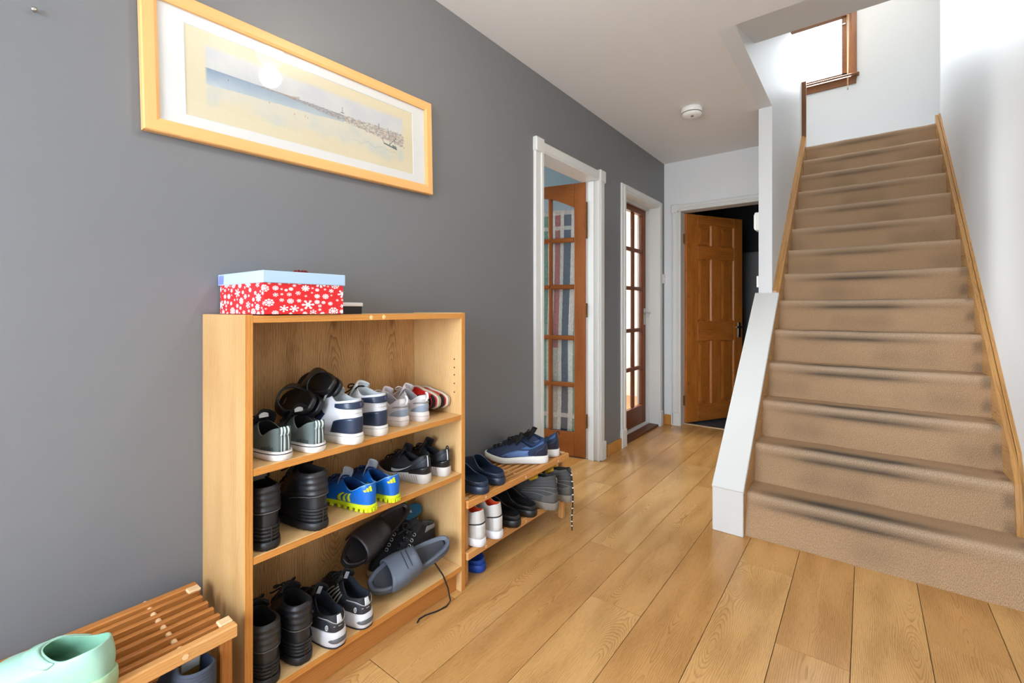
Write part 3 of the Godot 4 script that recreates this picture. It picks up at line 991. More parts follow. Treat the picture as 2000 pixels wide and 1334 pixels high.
func snow_material() -> StandardMaterial3D:
	var w := 640
	var h := 200
	var im := Image.create(w, h, false, Image.FORMAT_RGB8)
	im.fill(Color8(214, 34, 40))
	var r := RandomNumberGenerator.new()
	r.seed = 12
	var white := Color8(246, 240, 240)
	var put := []
	for tries in 900:
		var rad := r.randf_range(11.0, 27.0) if tries < 260 else r.randf_range(6.0, 12.0)
		var c := Vector2(r.randf_range(0, w), r.randf_range(0, h))
		var ok := true
		for q in put:
			if c.distance_to(q[0]) < (rad + q[1]) * 1.10 + 5.0:
				ok = false
				break
		if not ok:
			continue
		put.append([c, rad])
		var arms := 8 if r.randf() < 0.5 else 6
		var rot := r.randf() * PI
		var solid := r.randf() < 0.4
		var th := rad * (0.15 if solid else 0.075) + 0.5
		for k in arms:
			var d := Vector2.from_angle(rot + TAU * k / arms)
			stroke(im, c, c + d * rad * 0.95, th, white)
			if solid:
				stroke(im, c + d * rad * 0.9, c + d * rad, th * 1.5, white)
			elif rad > 10:
				for sg in [-1.0, 1.0]:
					stroke(im, c + d * rad * 0.6, c + d * rad * 0.6 + d.rotated(sg * 0.8) * rad * 0.3, th * 0.9, white)
		if solid:
			stroke(im, c, c + Vector2(0.1, 0), rad * 0.45, white)
	var m := StandardMaterial3D.new()
	m.albedo_texture = ImageTexture.create_from_image(im)
	m.roughness = 0.45
	return m

func stroke(im: Image, a: Vector2, b: Vector2, th: float, col: Color, alpha := 1.0):
	var lo := Vector2(minf(a.x, b.x), minf(a.y, b.y)) - Vector2.ONE * (th + 1)
	var hi := Vector2(maxf(a.x, b.x), maxf(a.y, b.y)) + Vector2.ONE * (th + 1)
	var ab := b - a
	for y in range(maxi(0, int(lo.y)), mini(im.get_height(), int(hi.y) + 1)):
		for x in range(maxi(0, int(lo.x)), mini(im.get_width(), int(hi.x) + 1)):
			var p := Vector2(x + 0.5, y + 0.5)
			var t := clampf((p - a).dot(ab) / maxf(ab.length_squared(), 1e-6), 0.0, 1.0)
			var k := clampf(th - p.distance_to(a + ab * t) + 0.5, 0.0, 1.0) * alpha
			if k > 0.0:
				im.set_pixel(x, y, im.get_pixel(x, y).lerp(col, k))

# ---------------------------------------------------------------- framed watercolour
func picture():
	var t := thing("framed_picture", "panoramic watercolour of a beach town in a wide pale wood frame", "picture", Vector3(-1.4825, 1.7385, -0.836))
	var bs := Basis(Vector3(0, 0, -1), Vector3.UP, Vector3(1, 0, 0)) * Basis(Vector3(0, 0, 1), 0.0245)
	t.basis = bs
	var W := 0.990
	var H := 0.386
	var fw := 0.036
	var back := MB.new()
	back.box(Vector3(0, 0, 0.002), Vector3(W - 0.03, H - 0.03, 0.004), 0.0005)
	obj("backboard", back, plain(120, 96, 70, 0.9), t)
	# mitred frame bars with a soft profile
	var prof := [[0.0, 0.0], [0.0, 0.020], [0.003, 0.0235], [0.028, 0.0235], [fw, 0.0205], [fw, 0.0]]
	for e in 4:
		var ang := e * PI / 2
		var half := Vector2(W / 2, H / 2) if e % 2 == 0 else Vector2(H / 2, W / 2)
		var m := MB.new()
		for i in prof.size() - 1:
			var q0 = prof[i]
			var q1 = prof[i + 1]
			var a := Vector3(-half.x + q0[0], -half.y + q0[0], q0[1])
			var b := Vector3(half.x - q0[0], -half.y + q0[0], q0[1])
			var c := Vector3(half.x - q1[0], -half.y + q1[0], q1[1])
			var d := Vector3(-half.x + q1[0], -half.y + q1[0], q1[1])
			m.quad(a, b, c, d, Vector2(a.x, a.y), Vector2(b.x, b.y), Vector2(c.x, c.y + q1[1]), Vector2(d.x, d.y + q1[1]))
		var bar := obj("frame_bar", m, M.frame, t)
		bar.rotation.z = ang
	var mat := MB.new()     # mount with a window cut in it
	var ow := Vector2(W / 2 - fw + 0.004, H / 2 - fw + 0.004)
	var iw := Vector2(0.398, 0.1255)
	var corners := [Vector2(-1, -1), Vector2(1, -1), Vector2(1, 1), Vector2(-1, 1)]
	for i in 4:
		var a: Vector2 = corners[i]
		var b: Vector2 = corners[(i + 1) % 4]
		mat.quad(Vector3(a.x * ow.x, a.y * ow.y, 0.0125), Vector3(b.x * ow.x, b.y * ow.y, 0.0125), Vector3(b.x * iw.x, b.y * iw.y, 0.0125), Vector3(a.x * iw.x, a.y * iw.y, 0.0125))
		mat.quad(Vector3(a.x * iw.x, a.y * iw.y, 0.0125), Vector3(b.x * iw.x, b.y * iw.y, 0.0125), Vector3(b.x * (iw.x - 0.002), b.y * (iw.y - 0.002), 0.0105), Vector3(a.x * (iw.x - 0.002), a.y * (iw.y - 0.002), 0.0105))
	obj("mount", mat, plain(216, 217, 216, 0.8), t)
	var pr := MB.new()
	pr.quad(Vector3(-iw.x, -iw.y, 0.0102), Vector3(iw.x, -iw.y, 0.0102), Vector3(iw.x, iw.y, 0.0102), Vector3(-iw.x, iw.y, 0.0102), Vector2(0, 1), Vector2(1, 1), Vector2(1, 0), Vector2(0, 0))
	obj("print", pr, watercolour(), t)
	var g := MB.new()
	g.box(Vector3(0, 0, 0.016), Vector3(W - 2 * fw + 0.004, H - 2 * fw + 0.004, 0.002), 0.0003)
	obj("glass", g, glassy(0.02), t)

func watercolour() -> StandardMaterial3D:
	var w := 1100
	var h := 346
	var im := Image.create(w, h, false, Image.FORMAT_RGB8)
	var fn := FastNoiseLite.new()
	fn.seed = 8
	fn.frequency = 0.006
	fn.fractal_octaves = 4
	var fine := FastNoiseLite.new()
	fine.seed = 2
	fine.frequency = 0.05
	var paper := Color8(238, 226, 190)
	var x0 := 66.0
	var x1 := 1034.0
	var y0 := 50.0
	var y1 := 300.0
	for y in h:
		for x in w:
			var c := paper
			var n := fn.get_noise_2d(x, y)
			var inx := clampf(minf(x - x0, x1 - x) / 10.0, 0, 1)
			var u := (x - x0) / (x1 - x0)
			var v := (y - y0) / (y1 - y0)
			var shore := 0.52 + 0.04 * sin(u * 3.0)
			var hor := 0.36
			var p := paper
			if v < hor + 0.02 * u:
				p = Color8(226, 228, 226).lerp(Color8(214, 216, 224), clampf(n + 0.4, 0, 1))
			else:
				var sea_lo := 0.62 - 0.16 * u + 0.02 * n
				if v < sea_lo and u < 0.62:
					p = Color8(138, 164, 192).lerp(Color8(206, 220, 226), clampf((v - hor) / 0.28 + n * 0.3, 0, 1)).lerp(Color8(214, 220, 214), clampf(u * 1.1 - 0.15, 0, 1))
				else:
					p = Color8(232, 226, 206).lerp(Color8(216, 220, 210), clampf(n * 1.4 + 0.35 * u, 0, 1))
			var k := inx * clampf((v + 0.02) * 12.0, 0, 1) * clampf((0.98 - v + n * 0.25) * 5.0, 0, 1)
			c = c.lerp(p, k)
			var g := fine.get_noise_2d(x, y) * 0.012
			im.set_pixel(x, y, Color(c.r + g, c.g + g, c.b + g))
	# far coast, then the town growing towards the right
	var r := RandomNumberGenerator.new()
	r.seed = 5
	var ink := Color8(96, 92, 98)
	for i in 1500:
		var u := pow(r.randf(), 0.75) * 0.80 + 0.20
		var x := x0 + u * (x1 - x0)
		var top := 0.36 - 0.005 - 0.06 * clampf(u - 0.3, 0, 1) * r.randf()
		var spread := 0.02 + 0.25 * clampf((u - 0.32) * 1.4, 0.0, 1.0)
		var y := y0 + (top + spread * r.randf() + 0.04 * u) * (y1 - y0)
		var hgt := r.randf_range(2.0, 4.0 + 8.0 * clampf(u - 0.3, 0, 1))
		var wd := r.randf_range(3.0, 6.0 + 8.0 * clampf(u - 0.3, 0, 1))
		var roofs := [Color8(176, 140, 126), Color8(196, 176, 160), Color8(150, 148, 160), Color8(210, 200, 188)]
		stroke(im, Vector2(x, y), Vector2(x + wd, y), hgt * 0.4, roofs[r.randi() % 4], 0.4)
		if r.randf() < 0.6:
			stroke(im, Vector2(x, y - hgt * 0.5), Vector2(x + wd, y - hgt * 0.5), 0.4, ink, 0.5)
		if r.randf() < 0.5:
			stroke(im, Vector2(x, y - hgt * 0.5), Vector2(x, y + hgt * 0.5), 0.4, ink, 0.45)
	stroke(im, Vector2(660, 132), Vector2(660, 106), 1.2, Color8(80, 76, 84), 0.9)
	stroke(im, Vector2(652, 134), Vector2(668, 134), 2.2, Color8(110, 100, 104), 0.8)
	stroke(im, Vector2(872, 150), Vector2(872, 128), 5.0, Color8(150, 140, 144), 0.7)
	stroke(im, Vector2(400, 146), Vector2(440, 136), 5.0, Color8(176, 150, 130), 0.6)
	# a small beached sailing boat
	var tealk := Color8(44, 72, 80)
	stroke(im, Vector2(905, 218), Vector2(985, 232), 3.4, tealk, 0.9)
	stroke(im, Vector2(905, 218), Vector2(892, 196), 1.5, tealk, 0.9)
	stroke(im, Vector2(945, 226), Vector2(930, 132), 1.1, tealk, 0.8)
	stroke(im, Vector2(935, 220), Vector2(985, 172), 1.6, tealk, 0.8)
	stroke(im, Vector2(985, 232), Vector2(960, 156), 0.7, tealk, 0.6)
	stroke(im, Vector2(962, 220), Vector2(980, 224), 6.0, tealk, 0.7)
	for i in 14:
		var x := 720.0 + i * 20.0
		stroke(im, Vector2(x, 246 + 12 * sin(i * 1.3)), Vector2(x + 34, 250 + 10 * sin(i * 1.7)), 0.9, Color8(150, 158, 152), 0.45)
	for q in [[310, 196], [420, 212], [470, 206], [482, 210], [150, 160]]:
		stroke(im, Vector2(q[0], q[1]), Vector2(q[0], q[1] + 6), 1.2, Color8(130, 90, 80), 0.8)
	var m := StandardMaterial3D.new()
	m.albedo_texture = ImageTexture.create_from_image(im)
	m.roughness = 0.8
	m.albedo_color = Color8(226, 226, 226)
	return m

# ---------------------------------------------------------------- lamp, alarm, switches
func small_fittings():
	# ceiling lamp over the hall, above the picture's upper edge
	var t := thing("ceiling_lamp", "round frosted ceiling lamp on a white base in front of the picture", "lamp", Vector3(-0.50, CEIL, -1.10))
	var m := MB.new()
	m.lathe([[0.0, 0.0], [0.11, 0.0], [0.112, -0.012], [0.10, -0.02], [0.0, -0.02]], Vector3.ZERO, 28)
	obj("lamp_base", m, M.white_plastic, t)
	m = MB.new()
	m.lathe([[0.065, -0.021], [0.07, -0.035], [0.062, -0.062], [0.045, -0.083], [0.025, -0.096], [0.0, -0.1]], Vector3.ZERO, 28)
	var gl := plain(250, 244, 232, 0.4)
	gl.emission_enabled = true
	gl.emission = Color(1.0, 0.93, 0.82)
	gl.emission_energy_multiplier = 3.0
	obj("lamp_glass", m, gl, t)
	var l := OmniLight3D.new()
	l.name = "ceiling_lamp_light"
	l.position = Vector3(-0.50, CEIL - 0.15, -1.10)
	l.light_color = Color(1.0, 0.96, 0.9)
	l.light_energy = 0.42
	l.light_size = 0.05
	l.omni_range = 15.0
	l.omni_attenuation = 2.0
	l.shadow_enabled = true
	add_child(l)
	# added lamp, out of view over the landing, brightening stairs and right wall
	t = thing("ceiling_lamp", "added unseen frosted ceiling lamp over the upper landing, brightening the stairs", "lamp", Vector3(-0.05, 4.95, -4.9))
	m = MB.new()
	m.lathe([[0.0, 0.0], [0.11, 0.0], [0.112, -0.012], [0.10, -0.02], [0.0, -0.02]], Vector3.ZERO, 28)
	obj("lamp_base", m, M.white_plastic, t)
	m = MB.new()
	m.lathe([[0.095, -0.021], [0.10, -0.035], [0.088, -0.065], [0.06, -0.088], [0.03, -0.098], [0.0, -0.1]], Vector3.ZERO, 28)
	obj("lamp_glass", m, gl, t)
	l = OmniLight3D.new()
	l.name = "added_landing_light"
	l.position = Vector3(-0.05, 4.78, -4.9)
	l.light_color = Color(1.0, 0.96, 0.9)
	l.light_energy = 0.55
	l.light_size = 0.05
	l.omni_range = 15.0
	l.omni_attenuation = 2.0
	l.shadow_enabled = true
	add_child(l)
	# smoke alarm
	t = thing("smoke_alarm", "round white smoke alarm on the hall ceiling", "smoke alarm", Vector3(-0.925, CEIL, -3.17))
	m = MB.new()
	m.lathe([[0.0, 0.0], [0.066, 0.0], [0.068, -0.004], [0.068, -0.030], [0.064, -0.033]], Vector3.ZERO, 36)
	obj("base", m, M.white_plastic, t)
	m = MB.new()
	m.lathe([[0.060, -0.033], [0.060, -0.037]], Vector3.ZERO, 36)
	obj("vent_slot", m, M.joint, t)
	m = MB.new()
	m.lathe([[0.0, -0.036], [0.064, -0.037], [0.066, -0.040], [0.062, -0.050], [0.048, -0.057], [0.0, -0.060]], Vector3.ZERO, 36)
	obj("cover", m, M.white_plastic, t)
	bx("test_button", Vector3(0.01, -0.061, 0.02), Vector3(0.016, 0.006, 0.016), plain(90, 88, 84, 0.5), t, 0.002)
	# light switch by the second door and fittings on the stair wall end
	t = thing("light_switch", "white light switch on the grey wall beside the second door", "switch", Vector3(WX + 0.006, 1.347, -4.197), 0.0)
	bx("plate", Vector3.ZERO, Vector3(0.012, 0.085, 0.07), M.white_plastic, t, 0.003)
	bx("rocker", Vector3(0.008, 0, 0), Vector3(0.006, 0.024, 0.012), M.gloss_white, t, 0.001)
	t = thing("light_switch", "slim white switch on the edge of the stair wall above the sloping cap", "switch", Vector3(-0.577, 1.255, -3.50), 0.0)
	bx("plate", Vector3.ZERO, Vector3(0.014, 0.078, 0.06), M.white_plastic, t, 0.003)
	bx("rocker", Vector3(-0.008, 0, 0), Vector3(0.006, 0.022, 0.012), M.gloss_white, t, 0.001)
	t = thing("wall_unit", "small white plastic control box high on the edge of the stair wall", "control box", Vector3(-0.591, 1.68, -3.60), 0.0)
	bx("housing", Vector3.ZERO, Vector3(0.042, 0.125, 0.09), M.white_plastic, t, 0.006)
	bx("front_cover", Vector3(-0.024, 0, 0), Vector3(0.006, 0.10, 0.07), M.gloss_white, t, 0.002)
	# kitchen: a tall grey unit and the door closer seen against the dark wall
	t = thing("tall_cabinet", "tall dark grey cabinet standing in the unlit kitchen", "cabinet", Vector3(-0.99, 0, -6.05), 0.0)
	bx("body", Vector3(0, 0.86, 0), Vector3(0.6, 1.72, 0.5), plain(96, 96, 98, 0.5), t, 0.004)
	bx("door", Vector3(0.0, 0.86, 0.262), Vector3(0.58, 1.68, 0.02), plain(104, 104, 106, 0.45), t, 0.003)
	bx("handle", Vector3(0.25, 1.1, 0.285), Vector3(0.012, 0.3, 0.02), M.steel, t, 0.003)
	# hook screwed into the wall at upper left
	t = thing("wall_hook", "small metal screw hook in the grey wall left of the picture", "hook", Vector3(WX, 1.743, -0.153))
	m = MB.new()
	m.lathe([[0.0, 0.014], [0.005, 0.013], [0.0055, 0.009], [0.0022, 0.008], [0.0022, 0.0]], Vector3.ZERO, 12, Basis(Vector3(0, -1, 0), Vector3(1, 0, 0), Vector3(0, 0, 1)))
	obj("screw", m, M.steel, t)
	# two marks of chipped paint on the grey wall
	var mk := MB.new()
	mk.tube([Vector3(WX + 0.0008, 0.905, -1.487), Vector3(WX + 0.0012, 0.912, -1.492), Vector3(WX + 0.0012, 0.920, -1.493), Vector3(WX + 0.0008, 0.926, -1.490)], 0.0013, 5)
	var mo := obj("paint_chip", mk, M.white_plastic)
	tag(mo, "small white chip in the grey paint right of the bookcase", "paint chip")
	# cords of the stair window blind
	t = thing("blind_cord", "pale blind cords hanging in front of the landing window", "cord", Vector3(-0.145, 4.27, -6.045))
	for x in [-0.008, 0.006]:
		m = MB.new()
		m.tube([Vector3(x, 0, 0), Vector3(x * 0.7, -0.4, 0.004), Vector3(x * 0.4 - 0.003, -0.83, 0.006)], 0.0022, 5)
		obj("cord", m, M.peg, t)
	m = MB.new()
	m.lathe([[0.0, -0.83], [0.005, -0.835], [0.008, -0.86], [0.0, -0.865]], Vector3(-0.003, 0, 0.006), 10)
	obj("toggle", m, M.steel, t)

# ---------------------------------------------------------------- slatted racks
func shoe_rack(label: String, z0: float, z1: float, xf: float, xb: float, mat, pale) -> Node3D:
	var t := thing("shoe_rack", label, "shoe rack", Vector3((xf + xb) / 2, 0, (z0 + z1) / 2))
	var o := -t.position
	var L := z0 - z1
	var zc := (z0 + z1) / 2
	for sh in 2:
		var y: float = [0.333, 0.136][sh]
		for x in [xf - 0.011, xb + 0.011]:
			bx("rail", Vector3(x, y - 0.014, zc) + o, Vector3(0.022, 0.03, L), pale if (sh == 0 and x > xf - 0.02) else mat, t, 0.003, 2)
		var n := 6
		for i in n:
			var x := lerpf(xf - 0.022, xb + 0.022, (i + 0.6) / (n + 0.2))
			bx("slat", Vector3(x, y - 0.014, zc) + o, Vector3(0.013, 0.024, L - 0.02), mat, t, 0.002, 2)
		for z in [z0 - 0.105, zc, z1 + 0.105]:
			var m := MB.new()
			m.tube([Vector3(xf + 0.0008, y - 0.014, z) + o, Vector3(xb - 0.018, y - 0.014, z) + o], 0.0062, 8)
			obj("dowel", m, M.peg, t)
	for z in [z0 - 0.016, z1 + 0.016]:
		for x in [xf - 0.036, xb + 0.036]:
			bx("leg", Vector3(x, 0.164, z) + o, Vector3(0.026, 0.328, 0.026), mat, t, 0.003, 1)
			bx("leg_top", Vector3(x, 0.3315, z) + o, Vector3(0.026, 0.008, 0.028), M.peg, t, 0.002, 0)
	return t

func racks():
	shoe_rack("slatted wooden shoe rack at the left end of the bookcase, below the mint clog", 0.34, -0.452, -1.160, -1.435, M.rack_dark, M.rack)
	shoe_rack("slatted wooden shoe rack between the bookcase and the first doorway", -1.272, -2.024, -1.198, -1.440, M.rack, M.rack_pale)
# ---------------------------------------------------------------- footwear
# A shoe grows from its sole outline: heel at the origin, toe along +z. a runs round the shoe (0 heel, PI toe), t from sole to rim.
class Foot:
	var L := 0.29
	var W := 0.104
	var sole_h := 0.03      # sole height at heel and toe
	var sole_t := 0.022
	var spring := 0.012
	var hh := 0.078         # rim heights: heel, ankle, throat
	var hs := 0.064
	var hf := 0.085
	var sh := 0.03          # extent of the opening along the foot
	var sf := 0.50
	var rw := 0.70
	var toeh := 0.048
	var belly := 0.004
	var ridge := 0.0
	var ridge_n := 4.0
	var ridge_t := 0.5
	var lean := 0.0         # opening leans towards the toe
	var side := 1.0
	var hk := 1.0           # widens the heel
	func gw(s: float) -> float:
		var xs := [0.0, 0.12, 0.4, 0.68, 0.86, 1.0]
		var ys := [0.70 * hk, 0.74 * hk, 0.76 * hk, 1.0, 0.94, 0.78]
		for i in 5:
			if s <= xs[i + 1]:
				var f: float = (s - xs[i]) / (xs[i + 1] - xs[i])
				return lerpf(ys[i], ys[i + 1], f * f * (3 - 2 * f))
		return 0.78
	func sw(a: float) -> float:
		return (1.0 - cos(a)) / 2.0
	func base(a: float, grow := 0.0) -> Vector3:
		var s := sw(a)
		var sn := sin(a)
		var x := signf(sn) * pow(absf(sn), 0.62) * gw(s) * W / 2
		x += side * 0.010 * smoothstep(0.5, 1.0, s)
		var p := Vector3(x, 0, s * L)
		if grow != 0.0:
			p += out_dir(a) * grow
		return p
	func out_dir(a: float) -> Vector3:
		var e := 0.02
		var d := base(a + e) - base(a - e)
		return Vector3(d.z, 0, -d.x).normalized()
	func lift(s: float) -> float:
		return spring * pow(smoothstep(0.62, 1.05, s), 1.6)
	func ytop(a: float) -> float:
		var s := sw(a)
		return lerpf(sole_h, sole_t, smoothstep(0.1, 0.7, s)) + lift(s)
	func rim(a: float, inset := 0.0) -> Vector3:
		var s := sw(a)
		var sn := sin(a)
		var x := signf(sn) * pow(absf(sn), 0.8) * (W / 2 * rw * lerpf(0.98, 0.72, s) - inset)
		var z := lerpf(sh * L + inset, sf * L - inset, s)
		var y: float
		if s < 0.5:
			y = lerpf(hh, hs, smoothstep(0.0, 0.5, s))
		else:
			y = lerpf(hs, hf, smoothstep(0.5, 1.0, s))
		return Vector3(x, y, z + lean * (y - hs))
	func S(a: float, t: float) -> Vector3:
		var p0 := base(a, -0.003)
		p0.y = ytop(a) - 0.004
		var p3 := rim(a)
		var s := sw(a)
		var w := smoothstep(0.30, 0.85, s)
		var dh := p3.y - p0.y
		var d := Vector3(p0.x - p3.x, 0, p0.z - p3.z)
		var n := out_dir(a)
		var p1 := p0 + Vector3.UP * lerpf(dh * 0.5, maxf(toeh - p0.y, 0.008), w) + n * lerpf(belly, 0.002, w)
		var p2 := p3 + d * lerpf(0.25, 0.52, w) - Vector3.UP * lerpf(dh * 0.30, dh * 0.42, w) + n * belly * (1 - w)
		var u := 1.0 - t
		var p := p0 * (u * u * u) + p1 * (3 * u * u * t) + p2 * (3 * u * t * t) + p3 * (t * t * t)
		if ridge > 0.0 and t > ridge_t:
			var k := (t - ridge_t) / (1.0 - ridge_t)
			p += n * ridge * pow(absf(sin(PI * ridge_n * k)), 0.6) * (1.0 - smoothstep(0.55, 0.8, s))
		return p
	func N(a: float, t: float) -> Vector3:
		var ta := clampf(t, 0.02, 0.98)
		var da := S(a + 0.02, ta) - S(a - 0.02, ta)
		var dt := S(a, ta + 0.015) - S(a, ta - 0.015)
		return -da.cross(dt).normalized()
	func O(a: float, t: float, off: float) -> Vector3:
		return S(a, t) + N(a, t) * off
	func upper(na := 56, nt := 13) -> MB:
		var rows := []
		for j in nt + 1:
			var ring := []
			for i in na:
				ring.append(S(-TAU * i / na, j / float(nt)))
			rows.append(ring)
		for q in [[0.0012, 0.0022], [0.0035, 0.0015]]:
			var ring := []
			for i in na:
				var p := rim(-TAU * i / na, q[0])
				p.y += q[1]
				ring.append(p)
			rows.append(ring)
		var m := MB.new()
		m.grid(rows, true)
		return m
	func lining(na := 40) -> MB:
		var rows := []
		for j in 6:
			var f := j / 5.0
			var ring := []
			for i in na:
				var a := -TAU * i / na
				var r := rim(a, 0.0035)
				r.y += 0.0015
				var b := base(a, -0.012)
				b.y = sole_h * 0.8 + 0.006
				b.z = minf(b.z, L * 0.9)
				var p := r.lerp(b, pow(f, 1.4))
				p.y = lerpf(r.y, b.y, pow(f, 0.75))
				ring.append(p)
			rows.append(ring)
		var m := MB.new()
		m.grid(rows, true)
		m.fan(rows[5])
		return m
	# sole wall from height fraction f0 to f1, bulging by grow
	func sole(f0 := 0.0, f1 := 1.0, grow := 0.002, na := 56, caps := true, tread := 0.0) -> MB:
		var rows := []
		var yy := [0.0, 0.12, 0.5, 0.9, 1.0]
		var gg := [-0.003, 0.0, 0.0007, 0.0, -0.002]
		if not caps:
			yy = [0.0, 0.5, 1.0]
			gg = [0.0, 0.0004, 0.0]
		for j in yy.size():
			var ring := []
			for i in na:
				var a := -TAU * i / na
				var p := base(a, grow + gg[j])
				var f := lerpf(f0, f1, yy[j])
				p.y = lerpf(lift(sw(a)), ytop(a), f)
				if tread > 0.0 and j <= 1 and i % 2 == 0:
					p.y += tread
				ring.append(p)
			rows.append(ring)
		var m := MB.new()
		m.grid(rows, true)
		if caps:
			m.fan(rows[0], true)
			m.fan(rows[yy.size() - 1])
		return m
	# a raised panel over part of the upper; lo and hi give t along the arc 0..1
	func patch(a0: float, a1: float, lo: Callable, hi: Callable, off := 0.0014, na := 18, nt := 6, skew := 0.0) -> MB:
		var rows := []
		for j in range(-1, nt + 2):
			var ring := []
			for i in range(-1, na + 2):
				var f := clampf(i / float(na), 0.0, 1.0)
				var a := lerpf(a1, a0, f)
				var t := lerpf(lo.call(1.0 - f), hi.call(1.0 - f), clampf(j / float(nt), 0.0, 1.0))
				var edge := i < 0 or i > na or j < 0 or j > nt
				ring.append(O(a + skew * clampf(j / float(nt), 0.0, 1.0), clampf(t, 0.0, 1.0), -0.0006 if edge else off))
			rows.append(ring)
		var m := MB.new()
		m.grid(rows)
		return m
	# flat artwork (points x, y in metres) laid on the upper about (a0, t0)
	func decal(polys: Array, a0: float, t0: float, off := 0.0022) -> MB:
		var m := MB.new()
		var c := S(a0, t0)
		var ka := 0.01 / maxf(S(a0 - 0.05, t0).distance_to(S(a0 + 0.05, t0)) * 0.1, 1e-5) * 0.01
		var kt := 0.01 / maxf(S(a0, t0 - 0.05).distance_to(S(a0, minf(t0 + 0.05, 1.0))) * 0.1, 1e-5) * 0.01
		ka = 0.1 / S(a0 - 0.05, t0).distance_to(S(a0 + 0.05, t0))
		kt = 0.1 / S(a0, t0 - 0.05).distance_to(S(a0, t0 + 0.05))
		for poly in polys:
			var pk := PackedVector2Array(poly)
			var tr := Geometry2D.triangulate_polygon(pk)
			for i in range(0, tr.size(), 3):
				var q := []
				for j in 3:
					var p := pk[tr[i + j]]
					q.append(O(a0 - p.x * ka, clampf(t0 + p.y * kt, 0.0, 1.0), off))
				var nn := N(a0, t0)
				if (q[1] - q[0]).cross(q[2] - q[0]).dot(nn) < 0:
					m.tri(q[0], q[2], q[1])
				else:
					m.tri(q[0], q[1], q[2])
		return m
	func seam(pts: Array, r := 0.0009, off := 0.001) -> MB:
		var q := []
		for p in pts:
			q.append(O(p[0], p[1], off))
		var m := MB.new()
		m.tube(q, r, 5)
		return m
	func tongue(rise := 0.03, back := 0.02, width := 0.055, thick := 0.005, curl := 0.0) -> MB:
		var rows := []
		var back_rows := []
		var r := rim(PI)
		for j in 9:
			var f := j / 8.0
			var ring := []
			var bring := []
			for i in 9:
				var u := i / 4.0 - 1.0
				var wd := width * 0.5 * (1.0 - 0.25 * pow(maxf(f - 0.6, 0) / 0.4, 2.0))
				var p := Vector3(u * wd, r.y - 0.014 + f * (rise + 0.014) - 0.010 * u * u, r.z + 0.014 - f * (back + 0.014) - curl * f * f)
				p.z += 0.012 * u * u * -1.0 * (0.4 + f)
				ring.append(p + Vector3(0, thick * 0.5, thick * 0.7))
				bring.append(p)
			rows.append(ring)
			back_rows.append(bring)
		var m := MB.new()
		m.grid(rows, false, true)
		m.grid(back_rows)
		var e1 := []
		for j in 9:
			e1.append([back_rows[j][0], rows[j][0]])
		m.grid(e1, false, true)
		e1 = []
		for j in 9:
			e1.append([rows[j][8], back_rows[j][8]])
		m.grid(e1, false, true)
		m.grid([back_rows[8], rows[8]], false, false)
		return m
	func laces(n := 5, t0 := 0.52, t1 := 0.98, half := 0.42, r := 0.002, bow := true) -> MB:
		var m := MB.new()
		for k in n:
			var t := lerpf(t0, t1, k / float(n - 1))
			var t2 := t + (t1 - t0) / n * 0.7
			for sg in [-1.0, 1.0]:
				var pts := []
				for i in 7:
					var f := i / 6.0
					pts.append(O(PI + sg * half * (1.0 - 2.0 * f), clampf(lerpf(t, t2, f), 0.0, 1.0), 0.003 + 0.004 * sin(PI * f) + (0.0015 if sg > 0 else 0.0)))
				m.tube(pts, r, 5)
		if bow:
			var c := O(PI, t1, 0.008)
			for sg in [-1.0, 1.0]:
				var pts := []
				for i in 11:
					var f := i / 10.0 * PI
					pts.append(c + Vector3(sg * (0.030 * sin(f)), 0.007 * sin(2 * f) + 0.006 * sin(f), 0.012 * (1 - cos(f)) * 0.9))
				m.tube(pts, r, 5)
				m.tube([c, c + Vector3(sg * 0.014, -0.004, 0.010), c + Vector3(sg * 0.026, -0.016, 0.024), c + Vector3(sg * 0.030, -0.022, 0.036)], r, 5)
		return m

func K(v: float) -> Callable:
	return func(_f): return v

func shoe_at(called: String, label: String, cat: String, group: String, at: Vector3, deg: float) -> Node3D:
	return thing(called, label, cat, at, deg_to_rad(-90.0 + deg), group)

# letters laid on a shoe: TextMesh triangles bent over the upper
func lettering(f: Foot, txt: String, height: float, a0: float, t0: float, off := 0.002) -> MB:
	var tm := TextMesh.new()
	var sf := SystemFont.new()
	sf.font_names = PackedStringArray(["Droid Sans"])
	sf.font_weight = 700
	tm.font = sf
	tm.text = txt
	tm.font_size = 32
	tm.pixel_size = height / 26.0
	tm.depth = 0.0
	var arr := tm.get_mesh_arrays()
	var vs: PackedVector3Array = arr[Mesh.ARRAY_VERTEX]
	var idx: PackedInt32Array = arr[Mesh.ARRAY_INDEX]
	var polys := []
	for i in range(0, idx.size(), 3):
		var a := vs[idx[i]]
		var b := vs[idx[i + 1]]
		var c := vs[idx[i + 2]]
		if absf((b - a).cross(c - a).z) > 1e-12:
			polys.append([Vector2(a.x, a.y), Vector2(b.x, b.y), Vector2(c.x, c.y)])
	return f.decal(polys, a0, t0, off)

# flat text plate for tags and labels; local z faces out
func text_mesh(txt: String, height: float) -> TextMesh:
	var tm := TextMesh.new()
	var sf := SystemFont.new()
	sf.font_names = PackedStringArray(["Droid Sans"])
	sf.font_weight = 700
	tm.font = sf
	tm.text = txt
	tm.font_size = 32
	tm.pixel_size = height / 26.0
	tm.depth = 0.0006
	return tm

